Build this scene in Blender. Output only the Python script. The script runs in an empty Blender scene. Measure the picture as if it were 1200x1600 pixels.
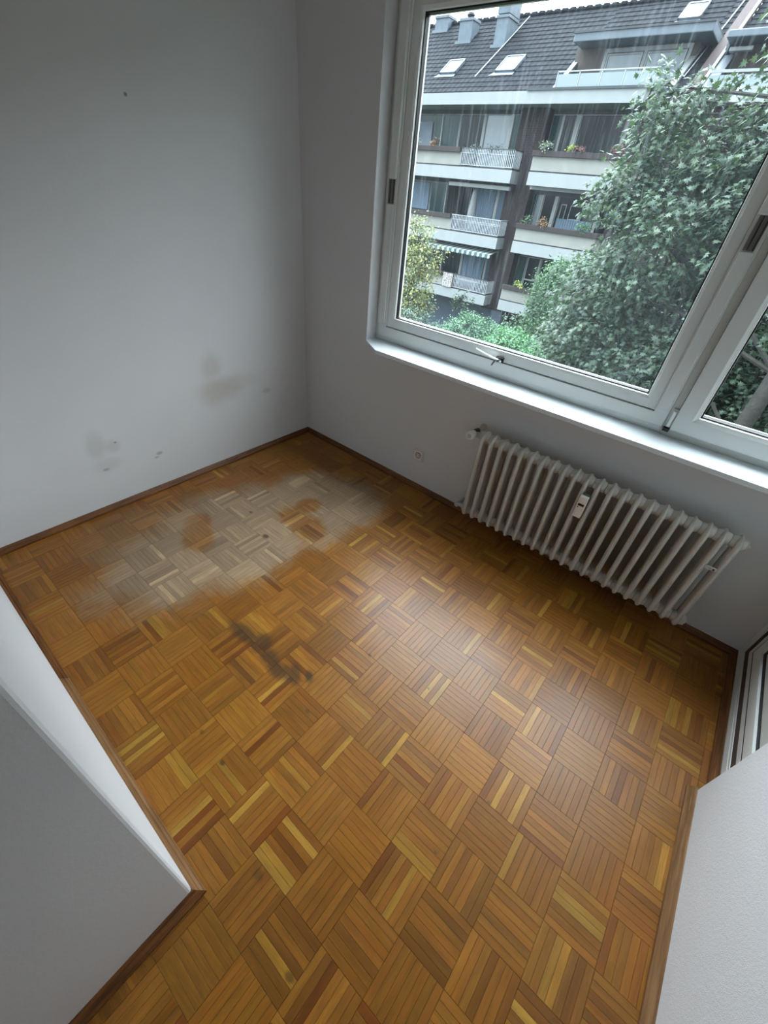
import bpy, bmesh, math, random
import numpy as np
from mathutils import Vector, Matrix

SC = bpy.context.scene
COL = SC.collection
rnd = random.Random(7)
PI = math.pi

# ------------------------------------------------------------------ camera
# axes: x runs along the window wall, y through the window to the outside, z up.
# z = 0 is the top edge of the skirting; the finished floor lies 3 cm lower (everything is lifted 3 cm at the end).
LIFT = 0.03
cam = bpy.data.cameras.new('camera'); cam_o = bpy.data.objects.new('camera', cam); COL.objects.link(cam_o)
cam.sensor_fit = 'VERTICAL'; cam.sensor_height = 24.0; cam.lens = 647.088 * 24.0 / 1600.0
cam.clip_start = 0.02; cam.clip_end = 300
Rwc = Matrix(((0.7639, 0.6395, 0.0864), (-0.4486, 0.4299, 0.7835), (0.4639, -0.6373, 0.6153)))
q = Rwc.transposed().to_quaternion(); q.normalize()
cam_o.rotation_mode = 'QUATERNION'; cam_o.rotation_quaternion = q
cam_o.location = (2.3003, -2.0088, 1.55)
SC.camera = cam_o

# ------------------------------------------------------------------ world: overcast sky
SKY = 1.0
w = bpy.data.worlds.new('overcast_sky'); SC.world = w; w.use_nodes = True
nt = w.node_tree; nt.nodes.clear()
# one smooth cloud cover over the whole dome: darker towards the horizon, and broadly brighter
# towards the side where the veiled sun stands (behind the opposite houses, which are seen against the light)
SUN_DIR = Vector((-.62, .58, .53)).normalized()
tc = nt.nodes.new('ShaderNodeTexCoord'); sx = nt.nodes.new('ShaderNodeSeparateXYZ')
rmp = nt.nodes.new('ShaderNodeValToRGB'); bg = nt.nodes.new('ShaderNodeBackground'); wo = nt.nodes.new('ShaderNodeOutputWorld')
mp = nt.nodes.new('ShaderNodeMapRange'); mp.inputs['From Min'].default_value = -0.2; mp.inputs['From Max'].default_value = 1.0
nt.links.new(tc.outputs['Generated'], sx.inputs[0]); nt.links.new(sx.outputs['Z'], mp.inputs['Value'])
nt.links.new(mp.outputs[0], rmp.inputs[0])
dt = nt.nodes.new('ShaderNodeVectorMath'); dt.operation = 'DOT_PRODUCT'; dt.inputs[1].default_value = SUN_DIR
nt.links.new(tc.outputs['Generated'], dt.inputs[0])
gl = nt.nodes.new('ShaderNodeMapRange'); gl.interpolation_type = 'SMOOTHSTEP'
for k, v in (('From Min', -.6), ('From Max', 1.0), ('To Min', .28), ('To Max', 2.4)): gl.inputs[k].default_value = v
nt.links.new(dt.outputs['Value'], gl.inputs['Value'])
ml = nt.nodes.new('ShaderNodeVectorMath'); ml.operation = 'SCALE'; nt.links.new(rmp.outputs[0], ml.inputs[0]); nt.links.new(gl.outputs[0], ml.inputs['Scale'])
nt.links.new(ml.outputs[0], bg.inputs[0]); nt.links.new(bg.outputs[0], wo.inputs[0])
cr = rmp.color_ramp
cr.elements[0].position = 0.0; cr.elements[0].color = (0.05, 0.055, 0.05, 1)
cr.elements[1].position = 1.0; cr.elements[1].color = (0.93, 1.0, 1.06, 1)
e = cr.elements.new(0.15); e.color = (0.06, 0.065, 0.06, 1)
e = cr.elements.new(0.175); e.color = (0.50, 0.55, 0.59, 1)
e = cr.elements.new(0.45); e.color = (0.70, 0.76, 0.81, 1)
bg.inputs['Strength'].default_value = SKY

SC.view_settings.view_transform = 'Standard'; SC.view_settings.look = 'None'
SC.view_settings.gamma = 1.0; SC.view_settings.use_curve_mapping = False
SC.view_settings.exposure = 3.12
cy = SC.cycles
cy.max_bounces = 14; cy.diffuse_bounces = 8; cy.glossy_bounces = 4; cy.transmission_bounces = 8; cy.transparent_max_bounces = 24
cy.use_denoising = True; cy.sample_clamp_indirect = 8.0
cy.caustics_reflective = False; cy.caustics_refractive = False

# ------------------------------------------------------------------ materials
def lin(h):
    h = h.lstrip('#'); v = [int(h[i:i + 2], 16) / 255 for i in (0, 2, 4)]
    return tuple(c / 12.92 if c < .04045 else ((c + .055) / 1.055) ** 2.4 for c in v) + (1,)

class NB:
    def __init__(s, name):
        s.m = bpy.data.materials.new(name); s.m.use_nodes = True; s.t = s.m.node_tree
        s.b = s.t.nodes['Principled BSDF']; s.o = s.t.nodes['Material Output']
    def n(s, kind, **kw):
        nd = s.t.nodes.new('ShaderNode' + kind)
        for k, v in kw.items():
            if k in nd.inputs: nd.inputs[k].default_value = v
            else: setattr(nd, k, v)
        return nd
    def l(s, a, b): s.t.links.new(a, b)
    def noise(s, vec, scale, detail=3, rough=.55):
        n = s.n('TexNoise'); n.inputs['Scale'].default_value = scale; n.inputs['Detail'].default_value = detail
        n.inputs['Roughness'].default_value = rough
        if vec is not None: s.l(vec, n.inputs['Vector'])
        return n.outputs['Fac']
    def math(s, op, a, b=None, c=None, clamp=False):
        n = s.n('Math', operation=op, use_clamp=clamp)
        for i, v in enumerate((a, b, c)):
            if v is None: continue
            if isinstance(v, (int, float)): n.inputs[i].default_value = v
            else: s.l(v, n.inputs[i])
        return n.outputs[0]
    def ramp(s, v, lo, hi, a=0.0, b=1.0, smooth=True):
        n = s.n('MapRange'); n.interpolation_type = 'SMOOTHSTEP' if smooth else 'LINEAR'
        for k, x in (('From Min', lo), ('From Max', hi), ('To Min', a), ('To Max', b)): n.inputs[k].default_value = x
        s.l(v, n.inputs['Value']); return n.outputs[0]
    def mix(s, f, a, b, mode='MIX'):
        n = s.n('Mix', data_type='RGBA', blend_type=mode)
        if isinstance(f, (int, float)): n.inputs[0].default_value = f
        else: s.l(f, n.inputs[0])
        for i, v in ((6, a), (7, b)):
            if isinstance(v, tuple): n.inputs[i].default_value = v
            else: s.l(v, n.inputs[i])
        return n.outputs[2]
    def bump(s, h, strength, dist):
        n = s.n('Bump'); n.inputs['Strength'].default_value = strength; n.inputs['Distance'].default_value = dist
        s.l(h, n.inputs['Height']); s.l(n.outputs[0], s.b.inputs['Normal'])
    def pos(s): return s.n('NewGeometry').outputs['Position']
    def mapv(s, v, scale=(1, 1, 1), loc=(0, 0, 0), rot=(0, 0, 0)):
        n = s.n('Mapping'); n.inputs['Scale'].default_value = scale; n.inputs['Location'].default_value = loc
        n.inputs['Rotation'].default_value = rot; s.l(v, n.inputs['Vector']); return n.outputs[0]
    def blob(s, p, c, r, ang=0.0):
        """1 inside an ellipse-like region, fading out at its rim (c, r in metres; 3D)"""
        v = s.n('VectorMath', operation='SUBTRACT'); s.l(p, v.inputs[0]); v.inputs[1].default_value = c
        src = v.outputs[0]
        if ang:
            rr = s.n('VectorRotate'); rr.inputs['Angle'].default_value = ang
            if s.axis == 'X': rr.inputs['Axis'].default_value = (1, 0, 0)
            s.l(src, rr.inputs['Vector']); src = rr.outputs[0]
        d = s.n('VectorMath', operation='DIVIDE'); s.l(src, d.inputs[0]); d.inputs[1].default_value = r
        ln = s.n('VectorMath', operation='LENGTH'); s.l(d.outputs[0], ln.inputs[0]); return ln.outputs['Value']
    axis = 'Z'

def simple(name, color, rough=.5, metal=0.0, spec=.5, var=0.0, vscale=8.0, bump=0.0, bscale=60.0, bdist=.002):
    b = NB(name); c = lin(color) if isinstance(color, str) else tuple(x * .50 for x in color[:3]) + (1,)
    b.b.inputs['Base Color'].default_value = c; b.b.inputs['Roughness'].default_value = rough
    b.b.inputs['Metallic'].default_value = metal; b.b.inputs['Specular IOR Level'].default_value = spec
    p = None
    if var or bump:
        tcn = b.n('TexCoord').outputs['Object']
    if var:
        f = b.ramp(b.noise(tcn, vscale, 4), .3, .7)
        dk = tuple(x * (1 - var) for x in c[:3]) + (1,)
        b.l(b.mix(f, dk, c), b.b.inputs['Base Color'])
    if bump: b.bump(b.noise(tcn, bscale, 4), bump, bdist)
    return b.m

# plaster of the left and window walls, faint smears at their real places
def plaster(name, base, bump, bscale, smears=(), fine=.25):
    b = NB(name); p = b.pos(); b.axis = 'X'
    c = lin(base)
    n1 = b.ramp(b.noise(p, 1.3, 4), .3, .7)
    colr = b.mix(n1, tuple(x * .965 for x in c[:3]) + (1,), c)
    if smears:
        wob = b.noise(p, 5.0, 4)
        for (cc, rr, amt, tint) in smears:
            d = b.blob(p, cc, rr)
            d = b.math('ADD', d, b.math('MULTIPLY', b.math('SUBTRACT', wob, .5), 1.1))
            m = b.ramp(d, .35, 1.15, amt, 0.0)
            colr = b.mix(m, colr, lin(tint))
    b.l(colr, b.b.inputs['Base Color']); b.b.inputs['Roughness'].default_value = .85
    b.b.inputs['Specular IOR Level'].default_value = .25
    h = b.math('ADD', b.noise(p, bscale, 4, .6), b.math('MULTIPLY', b.noise(p, bscale * 4, 2), fine))
    b.bump(h, bump, .004)
    return b.m

Z = LIFT
M = {}
M['outer_wall'] = simple('grey_outer_render', (.30, .30, .29, 1), .9)
M['wall'] = plaster('wall_paint', '#d0d0d1', .12, 55, ())
M['wall_left'] = plaster('wall_paint_smeared', '#d0d0d1', .10, 55, (
    ((0, -.70, .47 + Z), (.5, .17, .11), .36, '#a59a88'), ((0, -.74, .63 + Z), (.5, .09, .10), .32, '#a79c8a'),
    ((0, -.62, .50 + Z), (.5, .22, .07), .20, '#a59a88'),
    ((0, -1.45, .36 + Z), (.5, .06, .09), .22, '#8d8b86'), ((0, -1.37, .33 + Z), (.5, .05, .05), .22, '#8d8b86'),
    ((0, -1.42, .24 + Z), (.5, .10, .05), .15, '#8d8b86'),
    ((0, -1.15, .205 + Z), (.5, .022, .012), .5, '#6f6f6f'), ((0, -1.17, .185 + Z), (.5, .018, .008), .4, '#6f6f6f'),
    ((0, -1.355, .35 + Z), (.5, .010, .008), .6, '#5f5f5f'), ((0, -1.44, .215 + Z), (.5, .018, .010), .45, '#6f6f6f'),
    ((0, -.36, .39 + Z), (.5, .04, .02), .25, '#7f7f7c'), ((0, -.9, 1.75 + Z), (.5, .008, .008), .7, '#55534f'),
    ((0, -1.98, 1.55 + Z), (.5, .012, .010), .9, '#2c2a28')))
M['wall_rough'] = plaster('rough_wall_paint', '#e2e3e6', .42, 120, (), .6)
M['ceiling'] = plaster('ceiling_paint', '#d0d0d0', .1, 60)
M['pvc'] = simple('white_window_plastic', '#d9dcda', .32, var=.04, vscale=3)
M['pvc_grey'] = simple('greyer_window_plastic', '#c6c8c3', .4, var=.08, vscale=9)  # slightly darker and duller than the main window plastic
M['sill'] = simple('white_sill_board', '#dfe6ea', .22, var=.03, vscale=4)
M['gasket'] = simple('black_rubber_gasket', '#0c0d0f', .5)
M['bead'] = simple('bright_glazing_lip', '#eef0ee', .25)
M['seal_brown'] = simple('brown_brush_seal', '#453a36', .8)
M['metal'] = simple('grey_hinge_lacquer', '#6b6b68', .45)
M['darkmetal'] = simple('dark_fitting', '#26262a', .4, metal=.5)
M['handle'] = simple('white_handle_lacquer', '#e8eaea', .25)
M['rad'] = simple('radiator_enamel', '#c9c6bf', .34, var=.06, vscale=14, bump=.12, bscale=90, bdist=.001)
M['radpipe'] = simple('painted_pipe', '#b9b7b1', .4, var=.1, vscale=20)
M['blackplastic'] = simple('black_plastic', '#101012', .35)
M['whiteplastic'] = simple('white_plastic', '#e6e4df', .35)
M['socketplastic'] = simple('cream_socket_plastic', '#cfc9c3', .35)
M['lcd'] = simple('dark_display', '#15181a', .15)
M['chrome'] = simple('chrome', '#c8c8c8', .15, metal=1.0)

def wood_skirt(name, base, dark):
    b = NB(name); p = b.n('TexCoord').outputs['Object']
    g = b.noise(b.mapv(p, (6, 6, 120)), 1.0, 5)
    g2 = b.noise(p, 3.0, 3)
    c = b.mix(b.ramp(g, .3, .7), lin(dark), lin(base)); c = b.mix(b.ramp(g2, .35, .7, 0, .4), c, lin(dark))
    kn = b.n('TexVoronoi'); kn.inputs['Scale'].default_value = 9.0; b.l(p, kn.inputs['Vector'])
    c = b.mix(b.ramp(kn.outputs['Distance'], .02, .07, .8, 0), c, lin('#2a140a'))
    b.l(c, b.b.inputs['Base Color']); b.b.inputs['Roughness'].default_value = .48; b.b.inputs['Specular IOR Level'].default_value = .3; b.bump(g, .15, .001)
    return b.m
M['skirt'] = wood_skirt('oiled_skirting_wood', '#7d4f28', '#4c2b14')
M['skirt_light'] = wood_skirt('pale_skirting_wood', '#8f6a46', '#6b4a2b')
M['subfloor'] = simple('dark_joint_filler', '#3a210f', .8)

# parquet oak: colour of each strip from the object colour (or from the corner colour of the joined far field)
def parquet(name, attr):
    b = NB(name); p = b.pos()
    if attr:
        col = b.n('VertexColor', layer_name='col').outputs['Color']
        uv = b.n('UVMap', uv_map='UVMap').outputs[0]; vec = uv
    else:
        oi = b.n('ObjectInfo'); col = oi.outputs['Color']
        uv = b.n('UVMap', uv_map='UVMap').outputs[0]
        off = b.n('CombineXYZ'); b.l(b.math('MULTIPLY', oi.outputs['Random'], 57.0), off.inputs[0]); b.l(b.math('MULTIPLY', oi.outputs['Random'], 31.0), off.inputs[1])
        ad = b.n('VectorMath', operation='ADD'); b.l(uv, ad.inputs[0]); b.l(off.outputs[0], ad.inputs[1]); vec = ad.outputs[0]
    grain = b.noise(b.mapv(vec, (14, 260, 1)), 1.0, 4, .6)
    pores = b.noise(b.mapv(vec, (60, 900, 1)), 1.0, 2, .5)
    band = b.noise(b.mapv(vec, (7, 60, 1)), 1.0, 2)
    c = b.mix(b.ramp(grain, .32, .62, .38, 0), col, (.11, .045, .012, 1))
    c = b.mix(b.ramp(pores, .56, .72, 0, .28), c, (.07, .03, .01, 1))
    hs = b.n('HueSaturation'); b.l(c, hs.inputs['Color']); b.l(b.ramp(band, .3, .7, .86, 1.14), hs.inputs['Value']); c = hs.outputs[0]
    wob = b.noise(p, 6.0, 4, .6); wob2 = b.noise(p, 38.0, 3, .6)
    wb = b.math('ADD', b.math('MULTIPLY', b.math('SUBTRACT', wob, .5), .9), b.math('MULTIPLY', b.math('SUBTRACT', wob2, .5), .35))
    def region(blobs, lo, hi, amt):
        cur = None
        for cc, rr, a in blobs:
            d = b.blob(p, (cc[0], cc[1], 0), (rr[0], rr[1], 50), a)
            cur = d if cur is None else b.math('MINIMUM', cur, d)
        return b.ramp(b.math('ADD', cur, wb), lo, hi, amt, 0.0)
    # bleached, worn patch with two islands that kept their varnish
    pale = region([((.62, -1.35), (.34, .50), 0), ((.50, -1.05), (.27, .42), .2), ((.80, -1.10), (.26, .40), 0), ((.80, -.70), (.30, .32), 0), ((.86, -.48), (.27, .27), 0), ((.62, -.62), (.24, .33), 0)], .60, 1.22, .80)
    isl = region([((.545, -1.28), (.13, .09), .4), ((.43, -1.20), (.08, .07), 0), ((.90, -.80), (.13, .11), .3), ((.76, -.80), (.10, .09), 0), ((.74, -.66), (.08, .08), 0)], .62, 1.2, .8)
    pale = b.math('MULTIPLY', pale, b.math('SUBTRACT', 1.0, isl))
    lum = b.n('RGBToBW'); b.l(c, lum.inputs[0]); lumo = b.math('ADD', b.math('MULTIPLY', lum.outputs[0], .7), .045)
    greyc = b.n('CombineColor')
    for i, k in enumerate((2.40, 1.76, 1.12)): b.l(b.math('MULTIPLY', lumo, k), greyc.inputs[i])
    c = b.mix(pale, c, greyc.outputs[0])
    # faint veil of worn varnish around it
    c = b.mix(region([((.30, -1.45), (.25, .35), 0)], .6, 1.2, .3), c, (.22, .15, .085, 1))
    # dark water mark
    dk = region([((1.23, -1.475), (.10, .035), -.1), ((1.33, -1.455), (.06, .05), .6), ((1.40, -1.475), (.055, .04), 0), ((1.46, -1.485), (.085, .034), .1), ((1.51, -1.47), (.05, .03), .3), ((1.54, -1.455), (.06, .028), .6), ((1.59, -1.42), (.03, .018), .6)], .45, 1.25, .72)
    c = b.mix(dk, c, (.045, .026, .014, 1))
    c = b.mix(region([((1.37, -1.58), (.12, .05), 0)], .3, 1.2, .3), c, (.06, .03, .012, 1))
    for (x, y, r, a) in ((1.61, -1.83, .012, .8), (1.705, -1.18, .009, .8), (1.98, -1.13, .006, .85), (1.69, -1.52, .012, .6), (2.16, -2.0, .014, .6), (1.94, -1.93, .018, .5), (.79, -1.02, .022, .8), (.56, -.95, .014, .6), (2.62, -1.05, .006, .8), (1.47, -1.82, .01, .5), (2.36, -1.32, .005, .8), (2.30, -1.55, .006, .6)):
        c = b.mix(b.ramp(b.blob(p, (x, y, 0), (r, r * .7, 50)), .5, 1.3, a, 0), c, (.04, .02, .01, 1))
    b.l(c, b.b.inputs['Base Color'])
    rg = b.math('ADD', b.ramp(grain, .3, .7, .30, .38), b.math('MULTIPLY', pale, .30))
    rg = b.math('ADD', rg, b.math('MULTIPLY', b.math('SUBTRACT', b.noise(p, 3.0, 3), .5), .12))
    b.l(rg, b.b.inputs['Roughness']); b.b.inputs['Specular IOR Level'].default_value = .42
    b.bump(b.math('ADD', grain, b.math('MULTIPLY', pores, -.5)), .14, .0006)
    return b.m
M['parquet'] = parquet('parquet_oak', False)
M['parquet_far'] = parquet('parquet_oak_field', True)

# window panes: clear glass with rain streaks and a light film of dirt
def glass(name, film, streaks):
    b = NB(name); b.t.nodes.remove(b.b)
    p = b.n('TexCoord').outputs['Object']
    s1 = b.noise(b.mapv(p, (60, 1, 3.0)), 1.0, 5, .65); s2 = b.noise(b.mapv(p, (160, 1, 9)), 1.0, 3, .6); s3 = b.noise(p, 2.2, 3)
    sm = b.math('MULTIPLY', b.ramp(s1, .48, .72), b.ramp(s3, .35, .6)); sm = b.math('ADD', sm, b.math('MULTIPLY', b.ramp(s2, .55, .75), .5))
    xyz = b.n('SeparateXYZ'); b.l(p, xyz.inputs[0])
    hz = b.ramp(xyz.outputs['Z'], -.2, .62, .25, 1.0)   # more film and more streaks towards the top of the pane
    fac = b.math('ADD', b.math('MULTIPLY', hz, film), b.math('MULTIPLY', b.math('MULTIPLY', sm, hz), streaks), clamp=True)
    tr = b.n('BsdfTransparent'); tr.inputs[0].default_value = (.925, .955, .958, 1)
    tl = b.n('BsdfTranslucent'); tl.inputs[0].default_value = (.80, .92, 1.0, 1)
    m1 = b.n('MixShader'); b.l(fac, m1.inputs[0]); b.l(tr.outputs[0], m1.inputs[1]); b.l(tl.outputs[0], m1.inputs[2])
    gl = b.n('BsdfGlossy'); gl.inputs['Roughness'].default_value = .02
    lw = b.n('LayerWeight'); lw.inputs['Blend'].default_value = .5
    frs = b.math('ADD', b.math('MULTIPLY', b.math('POWER', lw.outputs['Facing'], 5.0), .80), .025, clamp=True)
    m2 = b.n('MixShader'); b.l(frs, m2.inputs[0]); b.l(m1.outputs[0], m2.inputs[1]); b.l(gl.outputs[0], m2.inputs[2])
    b.l(m2.outputs[0], b.o.inputs[0]); return b.m
M['glass'] = glass('window_glass_rain_streaked', .004, .022)
M['glass_clean'] = glass('window_glass', .001, .003)

# outside
def brick():
    b = NB('dark_red_brick'); p = b.pos()
    m = b.mapv(p, (1, 1, 1), rot=(PI / 2, 0, 0))
    t = b.n('TexBrick'); t.inputs['Scale'].default_value = 1.0; t.inputs['Brick Width'].default_value = .25; t.inputs['Row Height'].default_value = .083
    t.inputs['Mortar Size'].default_value = .011; t.inputs['Color1'].default_value = (.019, .012, .012, 1); t.inputs['Color2'].default_value = (.033, .021, .020, 1)
    t.inputs['Mortar'].default_value = (.040, .040, .044, 1); b.l(m, t.inputs['Vector'])
    c = b.mix(b.ramp(b.noise(p, 1.2, 3), .3, .7, 0, .35), t.outputs['Color'], (.024, .021, .023, 1))
    b.l(c, b.b.inputs['Base Color']); b.b.inputs['Roughness'].default_value = .95; b.b.inputs['Specular IOR Level'].default_value = .15; b.bump(t.outputs['Fac'], -.4, .01); return b.m
M['brick'] = brick()
def tiles():
    b = NB('slate_grey_roof_tile'); p = b.pos()
    n = b.noise(p, 2.5, 3); n2 = b.noise(b.mapv(p, (3.4, 3.0, 3.0)), 1.0, 1)
    c = b.mix(b.ramp(n2, .3, .7), (.011, .013, .017, 1), (.019, .022, .027, 1)); c = b.mix(b.ramp(n, .4, .75, 0, .5), c, (.022, .024, .028, 1))
    wv = b.n('TexWave'); wv.inputs['Scale'].default_value = 1.05; wv.bands_direction = 'X'; b.l(p, wv.inputs['Vector'])
    c = b.mix(b.ramp(wv.outputs['Fac'], .0, .35, .5, 0), c, (.010, .011, .014, 1))
    b.l(c, b.b.inputs['Base Color']); b.b.inputs['Roughness'].default_value = .75; b.b.inputs['Specular IOR Level'].default_value = .03; b.bump(wv.outputs['Fac'], .8, .03); return b.m
M['tile'] = tiles()
M['fascia'] = simple('pale_fascia_render', (.50, .555, .575, 1), .7, var=.06, vscale=1.0)
M['render_white'] = simple('cream_parapet_render', (.48, .49, .46, 1), .8, var=.12, vscale=1.5)
M['darkgap'] = simple('dark_grey_matt', (.03, .035, .04, 1), .6)
M['planter'] = simple('brown_planter_box', (.055, .040, .040, 1), .8, var=.25, vscale=3)
M['rail'] = simple('pale_railing_paint', (.62, .68, .74, 1), .5)
M['rail_dark'] = simple('dark_handrail', (.05, .06, .07, 1), .5)
M['frame_out'] = simple('white_frame_outside', (.50, .54, .55, 1), .5)
M['room_dark'] = simple('unlit_room_behind', (.012, .016, .018, 1), .9, var=.5, vscale=1.2)
M['curtain'] = simple('pale_curtain', (.33, .40, .48, 1), .9, var=.2, vscale=3)
M['curtain_green'] = simple('green_curtain', (.055, .13, .13, 1), .9, var=.3, vscale=4)
M['blind_blue'] = simple('light_blue_blind', (.24, .36, .50, 1), .8, var=.1, vscale=1)
M['bluewall'] = simple('blue_grey_render', (.13, .18, .25, 1), .85, var=.1, vscale=1)
M['lead'] = simple('blue_grey_sheet_metal', (.20, .26, .32, 1), .5, var=.15, vscale=1)
M['lead_dark'] = simple('dark_sheet_metal', (.055, .07, .085, 1), .5)
M['dormerwall'] = simple('brown_dormer_cladding', (.16, .13, .12, 1), .8, var=.2, vscale=4)
M['chimney'] = simple('slate_clad_chimney', (.20, .27, .34, 1), .6, var=.25, vscale=5)
M['panel_glass'] = simple('milky_balcony_glass', (.42, .52, .56, 1), .15)
M['skylight_glass'] = simple('skylight_glass', (.50, .58, .60, 1), .05, spec=1.0)
M['win_glass_pale'] = simple('pale_reflecting_glass', (.34, .44, .50, 1), .08, spec=.8)
M['redtile'] = simple('brown_red_parapet', (.075, .04, .04, 1), .8, var=.3, vscale=6)
M['cloth'] = simple('folded_parasol_cloth', (.40, .43, .45, 1), .9, var=.2, vscale=6)
M['lawn'] = simple('lawn_green', (.035, .07, .025, 1), .95, var=.4, vscale=1.5)
M['bark'] = simple('grey_bark', (.055, .055, .048, 1), .9, var=.4, vscale=10, bump=.6, bscale=18, bdist=.02)
def stripes():
    b = NB('green_white_awning'); p = b.pos(); x = b.n('SeparateXYZ'); b.l(p, x.inputs[0])
    f = b.math('FRACT', b.math('MULTIPLY', x.outputs['X'], 1 / .33)); f = b.math('GREATER_THAN', f, .5)
    b.l(b.mix(f, (.05, .10, .11, 1), (.30, .33, .32, 1)), b.b.inputs['Base Color']); b.b.inputs['Roughness'].default_value = .9; return b.m
M['awning'] = stripes()
def patterned():
    b = NB('flowered_cloth'); p = b.pos(); v = b.n('TexVoronoi'); v.inputs['Scale'].default_value = 9.0; b.l(p, v.inputs['Vector'])
    b.l(b.mix(b.ramp(v.outputs['Distance'], .25, .5), (.16, .11, .12, 1), (.34, .33, .32, 1)), b.b.inputs['Base Color']); b.b.inputs['Roughness'].default_value = .9; return b.m
M['patterned'] = patterned()
def leafmat(name, rough=.42, transl=.25):
    b = NB(name); a = b.n('VertexColor', layer_name='col').outputs['Color']
    b.l(a, b.b.inputs['Base Color']); b.b.inputs['Roughness'].default_value = rough; b.b.inputs['Specular IOR Level'].default_value = .32
    tl = b.n('BsdfTranslucent'); b.l(b.mix(1.0, a, (.9, 1.0, .45, 1), 'MULTIPLY'), tl.inputs[0])
    m = b.n('MixShader'); m.inputs[0].default_value = transl; b.l(b.b.outputs[0], m.inputs[1]); b.l(tl.outputs[0], m.inputs[2]); b.l(m.outputs[0], b.o.inputs[0])
    return b.m
M['leaf'] = leafmat('tree_leaf'); M['leaf_dull'] = leafmat('dull_leaf', .6, .2)

# ------------------------------------------------------------------ mesh helpers
def props(o, label=None, cat=None, group=None, kind=None):
    if label: o['label'] = label
    if cat: o['category'] = cat
    if group: o['group'] = group
    if kind: o['kind'] = kind
    return o
ROOTLOC = {}
def empty(name, loc, label=None, cat=None, group=None, kind=None):
    o = bpy.data.objects.new(name, None); COL.objects.link(o); o.location = loc; o.empty_display_size = .1
    ROOTLOC[o.name] = Vector(loc); return props(o, label, cat, group, kind)
def wloc(o):
    v = Vector((0, 0, 0))
    while o is not None: v += Vector(o.location); o = o.parent
    return v

class MB:
    def __init__(s): s.v = []; s.f = []; s.mi = []
    def add(s, vs, fs, m=0):
        k = len(s.v); s.v += [tuple(p) for p in vs]; s.f += [tuple(i + k for i in f) for f in fs]; s.mi += [m] * len(fs); return s
    def box(s, x0, x1, y0, y1, z0, z1, m=0):
        return s.add([(x0, y0, z0), (x1, y0, z0), (x1, y1, z0), (x0, y1, z0), (x0, y0, z1), (x1, y0, z1), (x1, y1, z1), (x0, y1, z1)],
                     [(0, 3, 2, 1), (4, 5, 6, 7), (0, 1, 5, 4), (1, 2, 6, 5), (2, 3, 7, 6), (3, 0, 4, 7)], m)
    def prism(s, pts, axis, a, b, m=0):
        """polygon pts (2D) extruded along axis from a to b"""
        def P(p, t): return {'x': (t, p[0], p[1]), 'y': (p[0], t, p[1]), 'z': (p[0], p[1], t)}[axis]
        n = len(pts); vs = [P(p, a) for p in pts] + [P(p, b) for p in pts]
        return s.add(vs, [tuple(range(n - 1, -1, -1)), tuple(range(n, 2 * n))] + [(i, (i + 1) % n, n + (i + 1) % n, n + i) for i in range(n)], m)
    def tube(s, path, rad, seg=10, caps=True, sx=1.0, sy=1.0, m=0):
        path = [Vector(p) for p in path]; n = len(path)
        if isinstance(rad, (int, float)): rad = [rad] * n
        vs = []; ref = None
        for i, p in enumerate(path):
            t = (path[min(i + 1, n - 1)] - path[max(i - 1, 0)]).normalized()
            if ref is None:
                ref = Vector((1, 0, 0)) if abs(t.x) < .8 else Vector((0, 1, 0))
            a = (ref - t * ref.dot(t)).normalized(); ref = a; b = t.cross(a)
            for k in range(seg):
                th = 2 * PI * k / seg; vs.append(p + a * (math.cos(th) * rad[i] * sx) + b * (math.sin(th) * rad[i] * sy))
        fs = [(i * seg + k, i * seg + (k + 1) % seg, (i + 1) * seg + (k + 1) % seg, (i + 1) * seg + k) for i in range(n - 1) for k in range(seg)]
        if caps: fs += [tuple(range(seg - 1, -1, -1)), tuple((n - 1) * seg + k for k in range(seg))]
        return s.add(vs, fs, m)
    def lathe(s, origin, axis, prof, seg=16, m=0):
        """prof: (distance along axis, radius)"""
        o = Vector(origin); t = Vector(axis).normalized()
        return s.tube([o + t * d for d, r in prof], [r for d, r in prof], seg, True, m=m) if all(prof[i][0] < prof[i + 1][0] for i in range(len(prof) - 1)) else s
    def ring(s, plane, rect, prof, m=0, sides=(0, 1, 2, 3)):
        """mitred picture-frame ring; prof: closed loop of (inset, depth)"""
        a0, a1, b0, b1 = rect; n = len(prof); vs = []
        for (u, d) in prof:
            for (a, b) in ((a0 + u, b0 + u), (a1 - u, b0 + u), (a1 - u, b1 - u), (a0 + u, b1 - u)):
                vs.append((a, d, b) if plane == 'y' else (d, a, b))
        fs = []
        for i in range(n):
            j = (i + 1) % n
            for k in sides: fs.append((i * 4 + k, i * 4 + (k + 1) % 4, j * 4 + (k + 1) % 4, j * 4 + k))
        return s.add(vs, fs, m)
    def build(s, name, mat, parent=None, smooth=False, bevel=0.0, kind=None, seg=2):
        off = wloc(parent) if parent is not None else Vector((0, 0, 0))
        me = bpy.data.meshes.new(name)
        me.from_pydata([(x - off.x, y - off.y, z - off.z) for x, y, z in s.v], [], s.f)
        for mm in (mat if isinstance(mat, (list, tuple)) else [mat]): me.materials.append(mm)
        if any(s.mi): me.polygons.foreach_set('material_index', s.mi)
        bm = bmesh.new(); bm.from_mesh(me); bmesh.ops.recalc_face_normals(bm, faces=bm.faces); bm.to_mesh(me); bm.free()
        if smooth:
            me.polygons.foreach_set('use_smooth', [True] * len(me.polygons))
            try: me.set_sharp_from_angle(angle=math.radians(38))
            except Exception: pass
        o = bpy.data.objects.new(name, me); COL.objects.link(o)
        if parent is not None: o.parent = parent
        if bevel:
            bv = o.modifiers.new('edge', 'BEVEL'); bv.width = bevel; bv.segments = seg; bv.limit_method = 'ANGLE'; bv.harden_normals = False
        if kind: o['kind'] = kind
        return o
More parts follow.
